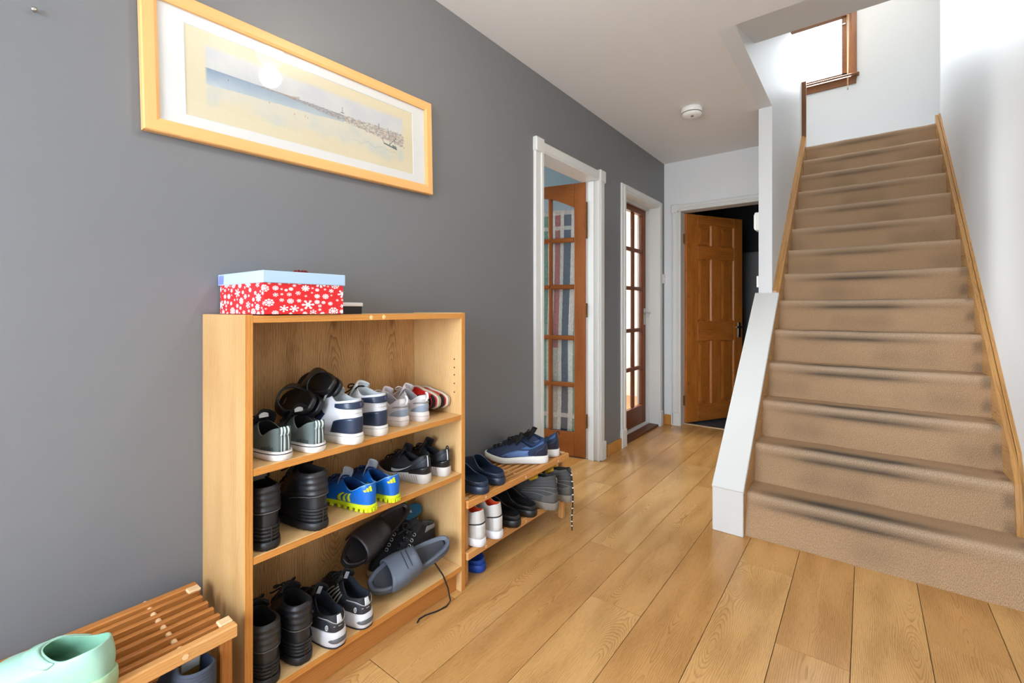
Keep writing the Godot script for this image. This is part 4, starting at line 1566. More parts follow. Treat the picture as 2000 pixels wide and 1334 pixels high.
func low_sneaker_grey(label: String, at: Vector3, deg: float, sd: float):
	var f := Foot.new()
	f.side = sd
	f.L = 0.256; f.hh = 0.084; f.hs = 0.060; f.hf = 0.084; f.sole_h = 0.024; f.sole_t = 0.022; f.W = 0.088; f.hk = 1.18; f.rw = 0.86; f.belly = 0.002
	var t := shoe_at("sneaker", label, "sneaker", "grey green low sneakers on the top shelf", at, deg)
	var green := relief(plain(92, 104, 102, 0.75), 0.2, 14.0, 0.06)
	obj("upper", f.upper(), green, t)
	obj("lining", f.lining(), M.black_cloth, t)
	obj("sole", f.sole(), plain(226, 220, 214, 0.55), t)
	obj("sole_line", f.sole(0.70, 0.80, 0.0032, 56, false), plain(30, 30, 34, 0.6), t)
	obj("heel_tab", f.patch(-0.22, 0.30, K(0.0), K(1.0), 0.0016), plain(70, 80, 80, 0.6), t)
	var st := plain(186, 200, 200, 0.6)
	for k in 3:
		var c := -0.10 + 0.13 * k
		obj("stripe", f.patch(c - 0.030, c + 0.012, K(0.02), K(0.98), 0.0026, 3, 8), st, t)
	var pl := MB.new()
	for k in 3:
		var pts := []
		for i in 9:
			var q := PI * i / 8.0
			var p := f.O(-0.08 + 0.12 * k, 0.86, 0.002 + 0.008 * sin(q))
			p.y += 0.010 * cos(q)
			pts.append(p)
		pl.tube(pts, 0.0028, 5)
	obj("pull_tab", pl, st, t)
	obj("wordmark", lettering(f, "adidas", 0.012, 0.80, 0.14, 0.0012), plain(40, 46, 48, 0.6), t)
	obj("tongue", f.tongue(0.034, 0.012, 0.064, 0.006), M.black_cloth, t)
	var r := f.rim(PI)
	var tg := bx("tongue_label", Vector3(0, r.y + 0.020, r.z - 0.009), Vector3(0.026, 0.014, 0.0016), plain(216, 218, 216, 0.6), t, 0.0004)
	tg.rotation.x = deg_to_rad(12)
	obj("laces", f.laces(5, 0.55, 0.97, 0.45, 0.0026, true), M.lace_black, t)

func high_top(label: String, at: Vector3, deg: float, sd: float):
	var f := Foot.new()
	f.side = sd
	f.L = 0.264; f.W = 0.106
	f.hh = 0.128; f.hs = 0.122; f.hf = 0.138; f.sole_h = 0.032; f.sole_t = 0.026; f.sh = 0.045; f.sf = 0.47; f.rw = 0.74; f.toeh = 0.052
	var t := shoe_at("high_top", label, "high top", "white and navy high tops on the top shelf", at, deg)
	var white := relief(plain(214, 214, 218, 0.45), 0.1, 12.0, 0.04)
	var navy := plain(40, 52, 74, 0.32)
	obj("upper", f.upper(), white, t)
	obj("lining", f.lining(), plain(196, 202, 206, 0.85), t)
	obj("sole", f.sole(), plain(224, 220, 214, 0.5), t)
	obj("sole_line", f.sole(0.72, 0.78, 0.0030, 56, false), plain(176, 172, 168, 0.6), t)
	obj("heel_counter", f.patch(-1.25, 1.25, K(0.0), func(q): return 0.42 * pow(sin(PI * clampf(q, 0.0, 1.0)), 0.16) + 0.01, 0.0018, 26, 6), navy, t)
	obj("collar", f.patch(-1.45, 1.45, func(q): return 0.95 - 0.24 * pow(sin(PI * q), 0.3), K(0.95), 0.0045, 26, 6), navy, t)
	obj("ankle_patch", f.patch(1.65, 1.95, func(q): return 0.34 + 0.10 * q, func(q): return 0.58 + 0.12 * q, 0.0015, 8, 5), navy, t)
	obj("heel_label", f.patch(-0.25, 0.25, K(0.55), K(0.66), 0.0016, 6, 3), plain(206, 206, 208, 0.5), t)
	obj("collar_label", f.patch(-0.45, -0.10, K(0.76), K(0.90), 0.0058, 5, 3), plain(60, 62, 92, 0.5), t)
	obj("toe_cap", f.patch(PI - 0.75, PI + 0.75, K(0.0), K(0.3), 0.0014, 14, 4), navy, t)
	obj("tongue", f.tongue(0.022, 0.004, 0.062, 0.009), plain(206, 210, 212, 0.8), t)
	obj("laces", f.laces(6, 0.45, 0.97, 0.42, 0.0026, true), M.lace_black, t)

func white_sneaker(label: String, at: Vector3, deg: float, sd: float):
	var f := Foot.new()
	f.side = sd
	f.L = 0.228; f.W = 0.086; f.hk = 1.12
	f.hh = 0.092; f.hs = 0.070; f.hf = 0.098; f.sole_h = 0.034; f.sole_t = 0.028; f.rw = 0.72; f.sf = 0.48
	var t := shoe_at("sneaker", label, "sneaker", "white low sneakers with grey blue heels on the top shelf", at, deg)
	var white := relief(plain(206, 202, 204, 0.5), 0.1, 12.0, 0.04)
	obj("upper", f.upper(), white, t)
	obj("lining", f.lining(), plain(176, 172, 180, 0.9), t)
	obj("sole", f.sole(), plain(218, 208, 202, 0.55), t)
	obj("sole_line", f.sole(0.55, 0.62, 0.0030, 56, false), plain(180, 172, 168, 0.6), t)
	obj("heel_counter", f.patch(-1.0, 1.0, K(0.0), func(q): return 0.40 * pow(sin(PI * q), 0.4), 0.0016, 20, 5), plain(140, 154, 172, 0.5), t)
	obj("printed_band", f.patch(-1.7, 0.9, func(q): return 0.50 - 0.10 * (1 - q), func(q): return 0.60 - 0.10 * (1 - q), 0.0018, 20, 3), mottled(Color8(60, 62, 66), Color8(206, 206, 206), 0.6, 0.22, 30.0, 0.0), t)
	obj("heel_tab", f.patch(-0.5, 0.5, K(0.70), K(0.99), 0.0045, 10, 4), plain(214, 212, 214, 0.5), t)
	var pl := MB.new()
	var pts := []
	for i in 9:
		var q := PI * i / 8.0
		pts.append(f.O(0.0, 0.9, 0.003 + 0.010 * sin(q)) + Vector3(0, 0.014 * cos(q), 0))
	pl.tube(pts, 0.004, 6)
	obj("pull_loop", pl, plain(222, 222, 224, 0.5), t)
	obj("tongue", f.tongue(0.026, 0.006, 0.052, 0.007), plain(204, 196, 200, 0.8), t)
	obj("laces", f.laces(5, 0.5, 0.97, 0.42, 0.0024, true), plain(214, 212, 212, 0.7), t)

func red_shoe(label: String, at: Vector3, bs: Basis, big: bool):
	var f := Foot.new()
	f.L = 0.200; f.W = 0.088; f.hh = 0.040; f.hs = 0.034; f.hf = 0.042; f.toeh = 0.036; f.sole_h = 0.018; f.sole_t = 0.015
	var t := shoe_at("canvas_shoe", label, "shoe", "red and black shoes at the right end of the top shelf", at, 0)
	t.basis = bs
	obj("upper", f.upper(), plain(188, 16, 26, 0.5), t)
	obj("lining", f.lining(), M.black_cloth, t)
	obj("sole", f.sole(0.0, 1.0, 0.003), mottled(Color8(196, 184, 168), Color8(224, 214, 200), 0.7, 0.15, 20.0, 0.2), t)
	obj("sole_line", f.sole(0.45, 0.56, 0.0042, 56, false), plain(44, 36, 34, 0.6), t)
	obj("heel_counter", f.patch(-0.8, 0.8, K(0.45), K(1.0), 0.0016, 20, 5), M.black_cloth, t)
	obj("tongue", f.tongue(0.03, -0.02, 0.05, 0.006), plain(190, 16, 22, 0.45) if big else M.black_cloth, t)
	obj("laces", f.laces(4, 0.5, 0.95, 0.4, 0.0024, false), M.lace_black, t)

func work_boot(label: String, group: String, at: Vector3, deg: float, sd: float, tall: float, leather, badge: bool):
	var f := Foot.new()
	f.side = sd
	f.L = 0.252; f.W = 0.084; f.hk = 1.26
	f.hh = tall; f.hs = tall - 0.004; f.hf = tall + 0.004; f.sole_h = 0.022; f.sole_t = 0.02; f.sh = 0.04; f.sf = 0.45; f.rw = 0.88; f.toeh = 0.056
	f.belly = 0.003
	f.ridge = 0.0065; f.ridge_n = 4.0; f.ridge_t = 0.46
	var t := shoe_at("work_boot", label, "boot", group, at, deg)
	obj("upper", f.upper(60, 24), leather, t)
	obj("lining", f.lining(), M.black_cloth, t)
	obj("sole", f.sole(0.0, 1.0, 0.004, 56, true, 0.0012), M.black_rubber, t)
	# ribbed rubber heel guard
	for k in 4:
		var y := 0.035 + 0.052 * k
		obj("heel_rib", f.patch(-1.0, 1.0, K(y), K(y + 0.036), 0.0042, 16, 2), M.black_rubber, t)
	obj("heel_seam", f.seam([[0.0, 0.01], [0.0, 0.12], [0.0, 0.24]], 0.0012, 0.0052), M.joint, t)
	var sm := []
	for i in 15:
		var q := i / 14.0
		sm.append([lerpf(-1.5, 1.5, q), 0.49 - 0.10 * absf(2 * q - 1) * absf(2 * q - 1)])
	obj("piping", f.seam(sm, 0.0013, 0.0012), plain(96, 94, 92, 0.6), t)
	obj("tongue", f.tongue(0.020, 0.012, 0.066, 0.010), M.black_cloth, t)
	obj("laces", f.laces(6, 0.5, 0.98, 0.40, 0.0026, true), M.lace_black, t)
	if badge:
		var r := f.rim(PI)
		bx("tongue_badge", Vector3(0.0, r.y + 0.004, r.z - 0.017), Vector3(0.05, 0.022, 0.003), plain(112, 108, 104, 0.5), t, 0.001)

func football_boot(label: String, at: Vector3, deg: float, sd: float):
	var f := Foot.new()
	f.side = sd
	f.L = 0.262; f.W = 0.096
	f.hh = 0.082; f.hs = 0.056; f.hf = 0.076; f.sole_h = 0.022; f.sole_t = 0.02; f.rw = 0.76; f.sf = 0.52; f.toeh = 0.05; f.belly = 0.004
	var t := shoe_at("football_boot", label, "football boot", "blue turf football boots on the middle shelf", at, deg)
	var yel := plain(198, 214, 20, 0.5)
	obj("upper", f.upper(), plain(16, 98, 190, 0.3), t)
	obj("lining", f.lining(), plain(20, 62, 122, 0.7), t)
	obj("sole", f.sole(0.35, 1.0, 0.001), yel, t)
	for i in 30:
		var a := TAU * i / 30.0
		var p := f.base(a, -0.002)
		var d := f.out_dir(a)
		bx("stud", p + Vector3(0, f.lift(f.sw(a)) + 0.0055, 0), Vector3(0.011, 0.011, 0.010), yel, t, 0.0015, 0, Basis(Vector3.UP.cross(d), Vector3.UP, d))
	for k in 3:
		var c := -1.12 - 0.17 * k
		var strip := func(q): return 0.10
		obj("stripe", f.patch(c - 0.05, c + 0.04, K(0.10), K(0.78), 0.0016, 3, 8, -0.22), yel, t)
		obj("stripe", f.patch(-c - 0.04, -c + 0.05, K(0.10), K(0.78), 0.0016, 3, 8, 0.22), yel, t)
	# three rising bars on the heel
	var bars := []
	for k in 3:
		var h := 0.007 + 0.005 * k
		var x := -0.010 + 0.0075 * k
		bars.append([Vector2(x, -0.008), Vector2(x + 0.0058, -0.008), Vector2(x + 0.0058 - 0.0022, -0.008 + h), Vector2(x - 0.0034, -0.008 + h * 0.84)])
	obj("heel_emblem", f.decal(bars, 0.30, 0.80, 0.0014), yel, t)
	obj("tongue", f.tongue(0.036, 0.002, 0.05, 0.003), plain(176, 184, 190, 0.6), t)
	obj("laces", f.laces(5, 0.5, 0.95, 0.42, 0.0024, true), plain(16, 50, 110, 0.7), t)
	var ed := []
	for i in 25:
		ed.append(f.rim(-1.9 + 3.8 * i / 24.0) + Vector3(0, 0.002, 0))
	var em := MB.new()
	em.tube(ed, 0.0011, 5)
	obj("rim_piping", em, plain(120, 180, 226, 0.5), t)

func runner_black(label: String, at: Vector3, deg: float, sd: float):
	var f := Foot.new()
	f.side = sd
	f.L = 0.236; f.W = 0.092
	f.hh = 0.098; f.hs = 0.072; f.hf = 0.088; f.sole_h = 0.036; f.sole_t = 0.024; f.spring = 0.018; f.rw = 0.70; f.sf = 0.5
	var t := shoe_at("running_shoe", label, "running shoe", "black running shoes with white soles on the middle shelf", at, deg)
	obj("upper", f.upper(), relief(plain(28, 32, 38, 0.5), 0.2, 16.0, 0.06), t)
	obj("lining", f.lining(), plain(30, 34, 40, 0.85), t)
	obj("sole", f.sole(0.0, 1.0, 0.003), plain(206, 200, 196, 0.55), t)
	for i in 15:      # slanted grooves in the foam
		for sg in [-1.0, 1.0]:
			var a: float = sg * (0.75 + 0.105 * i)
			var p0 := f.base(a - sg * 0.06, 0.0042)
			p0.y = f.ytop(a) * 0.25 + f.lift(f.sw(a)) * 0.7
			var p1 := f.base(a + sg * 0.03, 0.0042)
			p1.y = f.ytop(a) * 0.85
			var g := MB.new()
			g.tube([p0, p1], 0.0012, 4)
			obj("sole_groove", g, plain(150, 146, 142, 0.7), t)
	obj("heel_clip", f.patch(-1.1, 1.1, K(0.02), func(q): return 0.20 + 0.12 * sin(PI * q), 0.005, 18, 4), plain(24, 26, 32, 0.25), t)
	obj("heel_counter", f.patch(-0.9, 0.9, K(0.30), func(q): return 0.55 + 0.30 * sin(PI * q), 0.0022, 16, 5), plain(40, 46, 56, 0.4), t)
	obj("heel_line", f.seam([[0.05, 0.35], [0.05, 0.6], [0.05, 0.85], [0.05, 0.99]], 0.0022, 0.003), plain(188, 190, 194, 0.3), t)
	var sw := []
	for i in 13:
		var q := i / 12.0
		sw.append(Vector2(lerpf(0.040, -0.045, q), 0.018 * q * q - 0.006 * sin(PI * q) - 0.004))
	for i in range(12, -1, -1):
		var q := i / 12.0
		sw.append(Vector2(lerpf(0.040, -0.045, q) + 0.004 * sin(PI * q), 0.018 * q * q - 0.006 * sin(PI * q) - 0.004 - 0.013 * sin(PI * pow(q, 0.55)) - 0.0004))
	var mir := []
	for p in sw:
		mir.append(Vector2(-p.x, p.y))
	obj("swoosh", f.decal([mir], 1.50, 0.40, 0.0022), plain(196, 198, 202, 0.4), t)
	obj("tongue", f.tongue(0.036, 0.010, 0.05, 0.006), M.black_cloth, t)
	obj("laces", f.laces(5, 0.5, 0.97, 0.42, 0.0022, true), M.lace_black, t)
	var pl := MB.new()
	var pts := []
	for i in 9:
		var q := PI * i / 8.0
		pts.append(f.rim(0.0) + Vector3(0, 0.012 * sin(q), 0.006 * cos(q) - 0.002))
	pl.tube(pts, 0.0022, 5)
	obj("pull_loop", pl, M.lace_black, t)

func air_sneaker(label: String, at: Vector3, deg: float, sd: float):
	var f := Foot.new()
	f.side = sd
	f.L = 0.262; f.W = 0.086; f.hk = 1.2; f.toeh = 0.078
	f.hh = 0.088; f.hs = 0.082; f.hf = 0.112; f.sole_h = 0.044; f.sole_t = 0.028; f.spring = 0.016; f.rw = 0.80; f.sf = 0.46
	var t := shoe_at("sneaker", label, "sneaker", "black sneakers with white air soles on the bottom shelf", at, deg)
	var dark := plain(44, 47, 54, 0.42)
	obj("upper", f.upper(), relief(plain(26, 27, 31, 0.6), 0.2, 16.0, 0.06), t)
	obj("lining", f.lining(), relief(plain(34, 42, 54, 0.9), 0.2, 16.0, 0.1), t)
	obj("sole", f.sole(0.0, 1.0, 0.0035), plain(214, 214, 218, 0.4), t)
	obj("sole_edge", f.sole(0.0, 0.10, 0.0044, 56, false), plain(34, 34, 38, 0.7), t)
	for c in [0.0, -1.35, 1.35]:     # windows in the sole
		var rows := []
		var half: float = 0.52 if c > -1.0 and c < 1.0 else 0.20
		for j in 5:
			var v := j / 2.0 - 1.0
			var ring := []
			for i in 13:
				var u := i / 6.0 - 1.0
				var a: float = c - u * half
				var p := f.base(a, 0.0062 if absf(u) < 0.99 and absf(v) < 0.99 else 0.0046)
				p.y = 0.021 + v * 0.0075 * sqrt(maxf(1.0 - u * u * 0.98, 0.0)) + f.lift(f.sw(a))
				ring.append(p)
			rows.append(ring)
		var m := MB.new()
		m.grid(rows)
		obj("air_window", m, plain(96, 100, 104, 0.12), t)
	obj("heel_counter", f.patch(-1.35, 1.35, K(0.0), func(q): return 0.82 - 0.34 * pow(sin(PI * q), 6.0), 0.0018, 26, 6), dark, t)
	var ed := []
	for i in 27:
		var q := i / 26.0
		ed.append([lerpf(-1.35, 1.35, q), 0.83 - 0.34 * pow(sin(PI * q), 6.0)])
	obj("piping", f.seam(ed, 0.0011, 0.0016), plain(178, 178, 176, 0.5), t)
	obj("heel_strip", f.patch(-0.11, 0.11, K(0.50), K(1.0), 0.0022, 4, 5), plain(206, 208, 210, 0.4), t)
	for k in 5:        # pale side cords
		for sg in [-1.0, 1.0]:
			obj("side_rib", f.seam([[sg * (1.50 + 0.13 * k), 0.12 + 0.02 * k], [sg * (1.48 + 0.14 * k), 0.4], [sg * (1.62 + 0.14 * k), 0.65], [sg * (1.82 + 0.13 * k), 0.88]], 0.0026, 0.001), plain(168, 162, 152, 0.6), t)
	var ring := []
	for i in 12:
		var q := TAU * i / 12
		ring.append(Vector2(0.0052 * cos(q), 0.009 * sin(q)))
	var polys := []
	for i in 12:
		var j := (i + 1) % 12
		polys.append([ring[i], ring[j], ring[j] * 0.7, ring[i] * 0.7])
	polys.append([Vector2(-0.0008, -0.007), Vector2(0.0008, -0.007), Vector2(0.0008, 0.007), Vector2(-0.0008, 0.007)])
	polys.append([Vector2(-0.004, -0.0008), Vector2(0.004, -0.0008), Vector2(0.004, 0.0008), Vector2(-0.004, 0.0008)])
	obj("emblem", f.decal(polys, 0.62, 0.30, 0.0034), plain(220, 222, 222, 0.5), t)
	for q in [[-0.25, 0.36], [0.0, 0.33], [0.25, 0.36]]:
		obj("reflector", f.patch(q[0] - 0.05, q[0] + 0.05, K(q[1]), K(q[1] + 0.02), 0.0026, 3, 2), plain(206, 206, 206, 0.3), t)
	obj("tongue", f.tongue(0.022, 0.006, 0.056, 0.010), M.black_cloth, t)
	var r := f.rim(PI)
	var tg := bx("tongue_label", Vector3(0.004, r.y + 0.012, r.z - 0.016), Vector3(0.014, 0.02, 0.002), plain(150, 156, 166, 0.5), t, 0.0006)
	tg.rotation.z = 0.5
	obj("laces", f.laces(5, 0.5, 0.97, 0.42, 0.0026, true), M.lace_black, t)

func navy_runner(label: String, at: Vector3, deg: float, sd: float):
	var f := Foot.new()
	f.side = sd
	f.L = 0.30; f.W = 0.106
	f.hh = 0.108; f.hs = 0.074; f.hf = 0.098; f.sole_h = 0.036; f.sole_t = 0.026; f.spring = 0.020; f.rw = 0.68; f.sf = 0.47; f.toeh = 0.058
	var t := shoe_at("running_shoe", label, "running shoe", "navy running shoes on the rack", at, deg)
	obj("upper", f.upper(), relief(plain(32, 46, 78, 0.7), 0.25, 16.0, 0.08), t)
	obj("lining", f.lining(), plain(44, 66, 104, 0.85), t)
	obj("sole", f.sole(0.0, 1.0, 0.004), plain(220, 218, 212, 0.55), t)
	var pale := plain(108, 142, 196, 0.6)
	for k in 11:
		for sg in [-1.0, 1.0]:
			var tt := 0.10 + 0.05 * k
			obj("knit_line", f.seam([[sg * (1.15 + 0.02 * k), tt], [sg * 1.45, tt + 0.02], [sg * 1.75, tt + 0.03], [sg * (2.05 - 0.02 * k), tt + 0.03]], 0.0010, 0.0008), pale, t)
	obj("heel_counter", f.patch(-0.95, 0.95, K(0.02), func(q): return 0.36 + 0.50 * pow(sin(PI * q), 2.0), 0.002, 18, 6), plain(26, 34, 58, 0.4), t)
	obj("collar_pad", f.patch(-1.9, -0.5, K(0.80), K(0.99), 0.003, 16, 4), plain(62, 94, 142, 0.8), t)
	obj("collar_pad", f.patch(0.5, 1.9, K(0.80), K(0.99), 0.003, 16, 4), plain(62, 94, 142, 0.8), t)
	obj("side_mark", f.decal([[Vector2(-0.004, 0.007), Vector2(-0.001, 0.008), Vector2(0.004, -0.006), Vector2(0.001, -0.007)]], -1.6, 0.35, 0.002), plain(226, 228, 230, 0.5), t)
	obj("tongue", f.tongue(0.036, 0.014, 0.055, 0.008), M.black_cloth, t)
	obj("laces", f.laces(6, 0.42, 0.97, 0.42, 0.0028, true), M.lace_black, t)
	var pl := MB.new()
	var pts := []
	for i in 9:
		var q := PI * i / 8.0
		pts.append(f.rim(0.0) + Vector3(0, 0.016 * sin(q) - 0.004, 0.007 * cos(q) - 0.004))
	pl.tube(pts, 0.0026, 5)
	obj("pull_loop", pl, M.lace_black, t)

func mule(called: String, label: String, group: String, at: Vector3, deg: float, sd: float, mat, edge):
	var f := Foot.new()
	f.side = sd
	f.L = 0.275; f.W = 0.108
	f.hh = 0.046; f.hs = 0.050; f.hf = 0.090; f.sole_h = 0.030; f.sole_t = 0.028; f.spring = 0.014; f.sh = 0.02; f.sf = 0.60; f.rw = 0.88; f.toeh = 0.06; f.belly = 0.003
	var t := shoe_at(called, label, "clog", group, at, deg)
	obj("upper", f.upper(), mat, t)
	obj("footbed", f.lining(), mat, t)
	obj("sole", f.sole(0.0, 1.0, 0.004), mat, t)
	var ed := []
	for i in 33:
		ed.append(f.rim(1.5 + (TAU - 3.0) * i / 32.0, 0.002) + Vector3(0, 0.003, 0))
	var em := MB.new()
	em.tube(ed, 0.0024, 6)
	obj("rim_bead", em, edge, t)

func orange_high(label: String, at: Vector3, deg: float, sd: float):
	var f := Foot.new()
	f.side = sd
	f.W = 0.084; f.hk = 1.1
	f.L = 0.198; f.hh = 0.136; f.hs = 0.126; f.hf = 0.146; f.sole_h = 0.030; f.sole_t = 0.026; f.sh = 0.05; f.sf = 0.46; f.rw = 0.74
	var t := shoe_at("high_top", label, "high top", "grey high tops with orange lining on the rack", at, deg)
	obj("upper", f.upper(), relief(plain(192, 188, 182, 0.5), 0.1, 12.0, 0.05), t)
	obj("lining", f.lining(), plain(236, 74, 26, 0.7), t)
	obj("sole", f.sole(0.0, 1.0, 0.003), plain(222, 222, 226, 0.5), t)
	obj("heel_strip", f.patch(-0.7, 0.7, K(0.0), K(0.50), 0.0014, 12, 4), plain(202, 200, 196, 0.5), t)
	obj("heel_line", f.patch(-0.35, 1.15, func(q): return 0.45 + 0.05 * (1.0 - q), func(q): return 0.495 + 0.05 * (1.0 - q), 0.0022, 12, 2), plain(30, 30, 32, 0.5), t)
	obj("tongue", f.tongue(0.010, 0.006, 0.056, 0.008), plain(226, 80, 40, 0.7), t)
	obj("laces", f.laces(5, 0.5, 0.95, 0.42, 0.0024, false), plain(200, 198, 194, 0.7), t)

func hiking_boot(label: String, at: Vector3, deg: float, sd: float):
	var f := Foot.new()
	f.side = sd
	f.L = 0.262; f.W = 0.088; f.hk = 1.22
	f.hh = 0.156; f.hs = 0.144; f.hf = 0.140; f.sole_h = 0.034; f.sole_t = 0.030; f.spring = 0.016; f.sh = 0.05; f.sf = 0.45; f.rw = 0.74; f.toeh = 0.062
	f.ridge = 0.003; f.ridge_n = 3.0; f.ridge_t = 0.55
	var t := shoe_at("hiking_boot", label, "boot", "grey hiking boots on the rack", at, deg)
	var suede := mottled(Color8(56, 57, 60), Color8(80, 79, 77), 0.85, 0.1, 12.0, 0.1)
	obj("upper", f.upper(60, 20), suede, t)
	obj("lining", f.lining(), plain(40, 38, 36, 0.9), t)
	obj("insole", f.patch(PI - 0.2, PI + 0.2, K(0.985), K(1.0), 0.002, 4, 2), plain(206, 160, 30, 0.7), t)
	obj("sole", f.sole(0.0, 1.0, 0.005, 56, true, 0.004), mottled(Color8(104, 96, 86), Color8(144, 134, 120), 0.85, 0.1, 14.0, 0.2), t)
	for k in 3:
		var sm := []
		for i in 15:
			var q := i / 14.0
			sm.append([lerpf(-2.0, 2.0, q), 0.16 + 0.14 * k + 0.05 * sin(q * 9.0 + k) + 0.10 * absf(2 * q - 1)])
		obj("stitching", f.seam(sm, 0.0012, 0.001), plain(124, 122, 118, 0.7), t)
	obj("heel_counter", f.patch(-1.1, 1.1, K(0.0), func(q): return 0.16 + 0.14 * sin(PI * q), 0.0022, 18, 4), plain(82, 78, 74, 0.7), t)
	obj("reflective_tab", f.patch(-0.56, -0.44, K(0.62), K(0.84), 0.003, 3, 5), plain(214, 210, 196, 0.4), t)
	obj("tongue", f.tongue(0.008, 0.018, 0.066, 0.012), plain(196, 150, 34, 0.75), t)
	obj("laces", f.laces(6, 0.5, 0.95, 0.40, 0.0026, false), M.lace_black, t)
	return t

func laced_boot(label: String, at: Vector3, bs: Basis):
	var f := Foot.new()
	f.L = 0.245; f.W = 0.084
	f.hh = 0.145; f.hs = 0.150; f.hf = 0.165; f.sole_h = 0.026; f.sole_t = 0.022; f.sh = 0.06; f.sf = 0.44; f.rw = 0.70; f.toeh = 0.06
	var t := thing("laced_boot", label, "boot", at, 0.0, "black lace up boots on the bottom shelf")
	t.basis = bs
	obj("upper", f.upper(), M.black_cloth, t)
	obj("lining", f.lining(), mottled(Color8(92, 92, 94), Color8(172, 170, 168), 0.95, 0.2, 18.0, 0.3), t)
	obj("sole", f.sole(0.0, 1.0, 0.004), mottled(Color8(150, 120, 92), Color8(188, 160, 130), 0.8, 0.15, 14.0, 0.1), t)
	obj("collar_cuff", f.patch(-1.7, 1.7, K(0.86), K(1.0), 0.003, 24, 3), mottled(Color8(92, 92, 94), Color8(172, 170, 168), 0.95, 0.2, 18.0, 0.3), t)
	var steel := plain(206, 206, 204, 0.3, 0.9)
	for sg in [-1.0, 1.0]:
		for k in 6:
			var tt := 0.52 + 0.085 * k
			var a: float = PI + sg * 0.62
			var c := f.O(a, tt, 0.0022)
			var n := f.N(a, tt)
			var x := n.cross(Vector3.UP).normalized()
			var y := x.cross(n)
			var ring := []
			for i in 10:
				var q := TAU * i / 10
				ring.append(c + (x * cos(q) + y * sin(q)) * 0.0052)
			var m := MB.new()
			m.tube(ring, 0.0013, 5, true)
			obj("eyelet", m, steel, t)
	obj("laces", f.laces(6, 0.52, 0.95, 0.60, 0.0022, true), M.lace_black, t)
	obj("tongue", f.tongue(0.02, 0.004, 0.06, 0.008), M.black_cloth, t)

# an open slide: recessed footbed with a rim and one broad strap
func slide(label: String, group: String, tr: Transform3D, mat, bed_mat, s0 := 0.42, s1 := 0.80, arch := 0.062, L := 0.285, bands := true, called := "slide_sandal"):
	var f := Foot.new()
	f.L = L; f.W = 0.110 if L > 0.25 else 0.100; f.sole_h = 0.030; f.sole_t = 0.024; f.spring = 0.008
	var t := thing(called, label, "sandal", Vector3.ZERO, 0.0, group)
	t.transform = tr
	obj("sole", f.sole(0.0, 0.5, 0.0), mat, t)
	var rows := []
	for q in [[0.0, -0.009], [0.002, 0.001], [-0.002, 0.006], [-0.006, 0.006], [-0.009, 0.001], [-0.014, -0.002]]:
		var ring := []
		for i in 56:
			var a := -TAU * i / 56
			var p := f.base(a, q[0])
			p.y = f.ytop(a) + q[1] + 0.006 * exp(-pow(f.sw(a) / 0.12, 2.0))
			ring.append(p)
		rows.append(ring)
	var m := MB.new()
	m.grid(rows, true)
	obj("rim", m, mat, t)
	m = MB.new()
	var rings := []
	for k in 25:
		var sk := lerpf(0.045, 0.955, k / 24.0)
		var ak := acos(1.0 - 2.0 * sk)
		var lf := f.base(-ak, -0.012)
		var rg := f.base(ak, -0.012)
		var ring := []
		for i in 9:
			var u := i / 8.0
			var p := lf.lerp(rg, u)
			p.y = f.ytop(ak) - 0.001 - 0.003 * sin(PI * u)
			ring.append(p)
		rings.append(ring)
	m.grid(rings, false, true)
	obj("footbed", m, bed_mat, t)
	# strap
	var outer := []
	var inner := []
	for j in 11:
		var fj := j / 10.0
		var s := lerpf(s0, s1, fj)
		var wd := f.gw(s) * f.W / 2 + 0.004
		var ro := []
		var ri := []
		for i in 25:
			var u := i / 24.0
			var ang := PI * u
			var skew := 0.05 * sin(ang)
			var sz: float = s - skew * (1.0 if fj > 0.5 else -0.5) * absf(fj - 0.5) * 2.0
			var up := arch * lerpf(1.12, 0.80, fj)
			var bump := 0.0
			if bands and (fj > 0.15 and fj < 0.35) and u > 0.25 and u < 0.75:
				bump = -0.0012
			ro.append(Vector3(cos(ang) * wd + f.side * 0.004, 0.012 + up * pow(sin(ang), 0.55) + bump + f.lift(s), sz * L))
			ri.append(Vector3(cos(ang) * (wd - 0.006) + f.side * 0.004, 0.012 + (up - 0.006) * pow(sin(ang), 0.55) + f.lift(s), sz * L))
		outer.append(ro)
		inner.append(ri)
	m = MB.new()
	m.grid(outer, false, true)
	m.grid(inner)
	m.grid([inner[0], outer[0]], false, true)
	m.grid([outer[10], inner[10]], false, true)
	obj("strap", m, mat, t)
	if bands:
		for k in 2:
			var pts := []
			for i in 15:
				var u := lerpf(0.28, 0.72, i / 14.0)
				var ang := PI * u
				var fj := 0.26 + 0.13 * k
				var s := lerpf(s0, s1, fj)
				var wd := f.gw(s) * f.W / 2 + 0.004
				pts.append(Vector3(cos(ang) * wd + f.side * 0.004, 0.0125 + arch * lerpf(1.12, 0.80, fj) * pow(sin(ang), 0.55) + f.lift(s), s * L + 0.02 * sin(ang) * 0.3))
			var g := MB.new()
			g.tube(pts, 0.0015, 5)
			obj("strap_groove", g, bed_mat, t)
	return t

func aim(at: Vector3, toe: Vector3, up: Vector3) -> Transform3D:
	var z := toe.normalized()
	var x := up.cross(z).normalized()
	return Transform3D(Basis(x, z.cross(x), z), at)

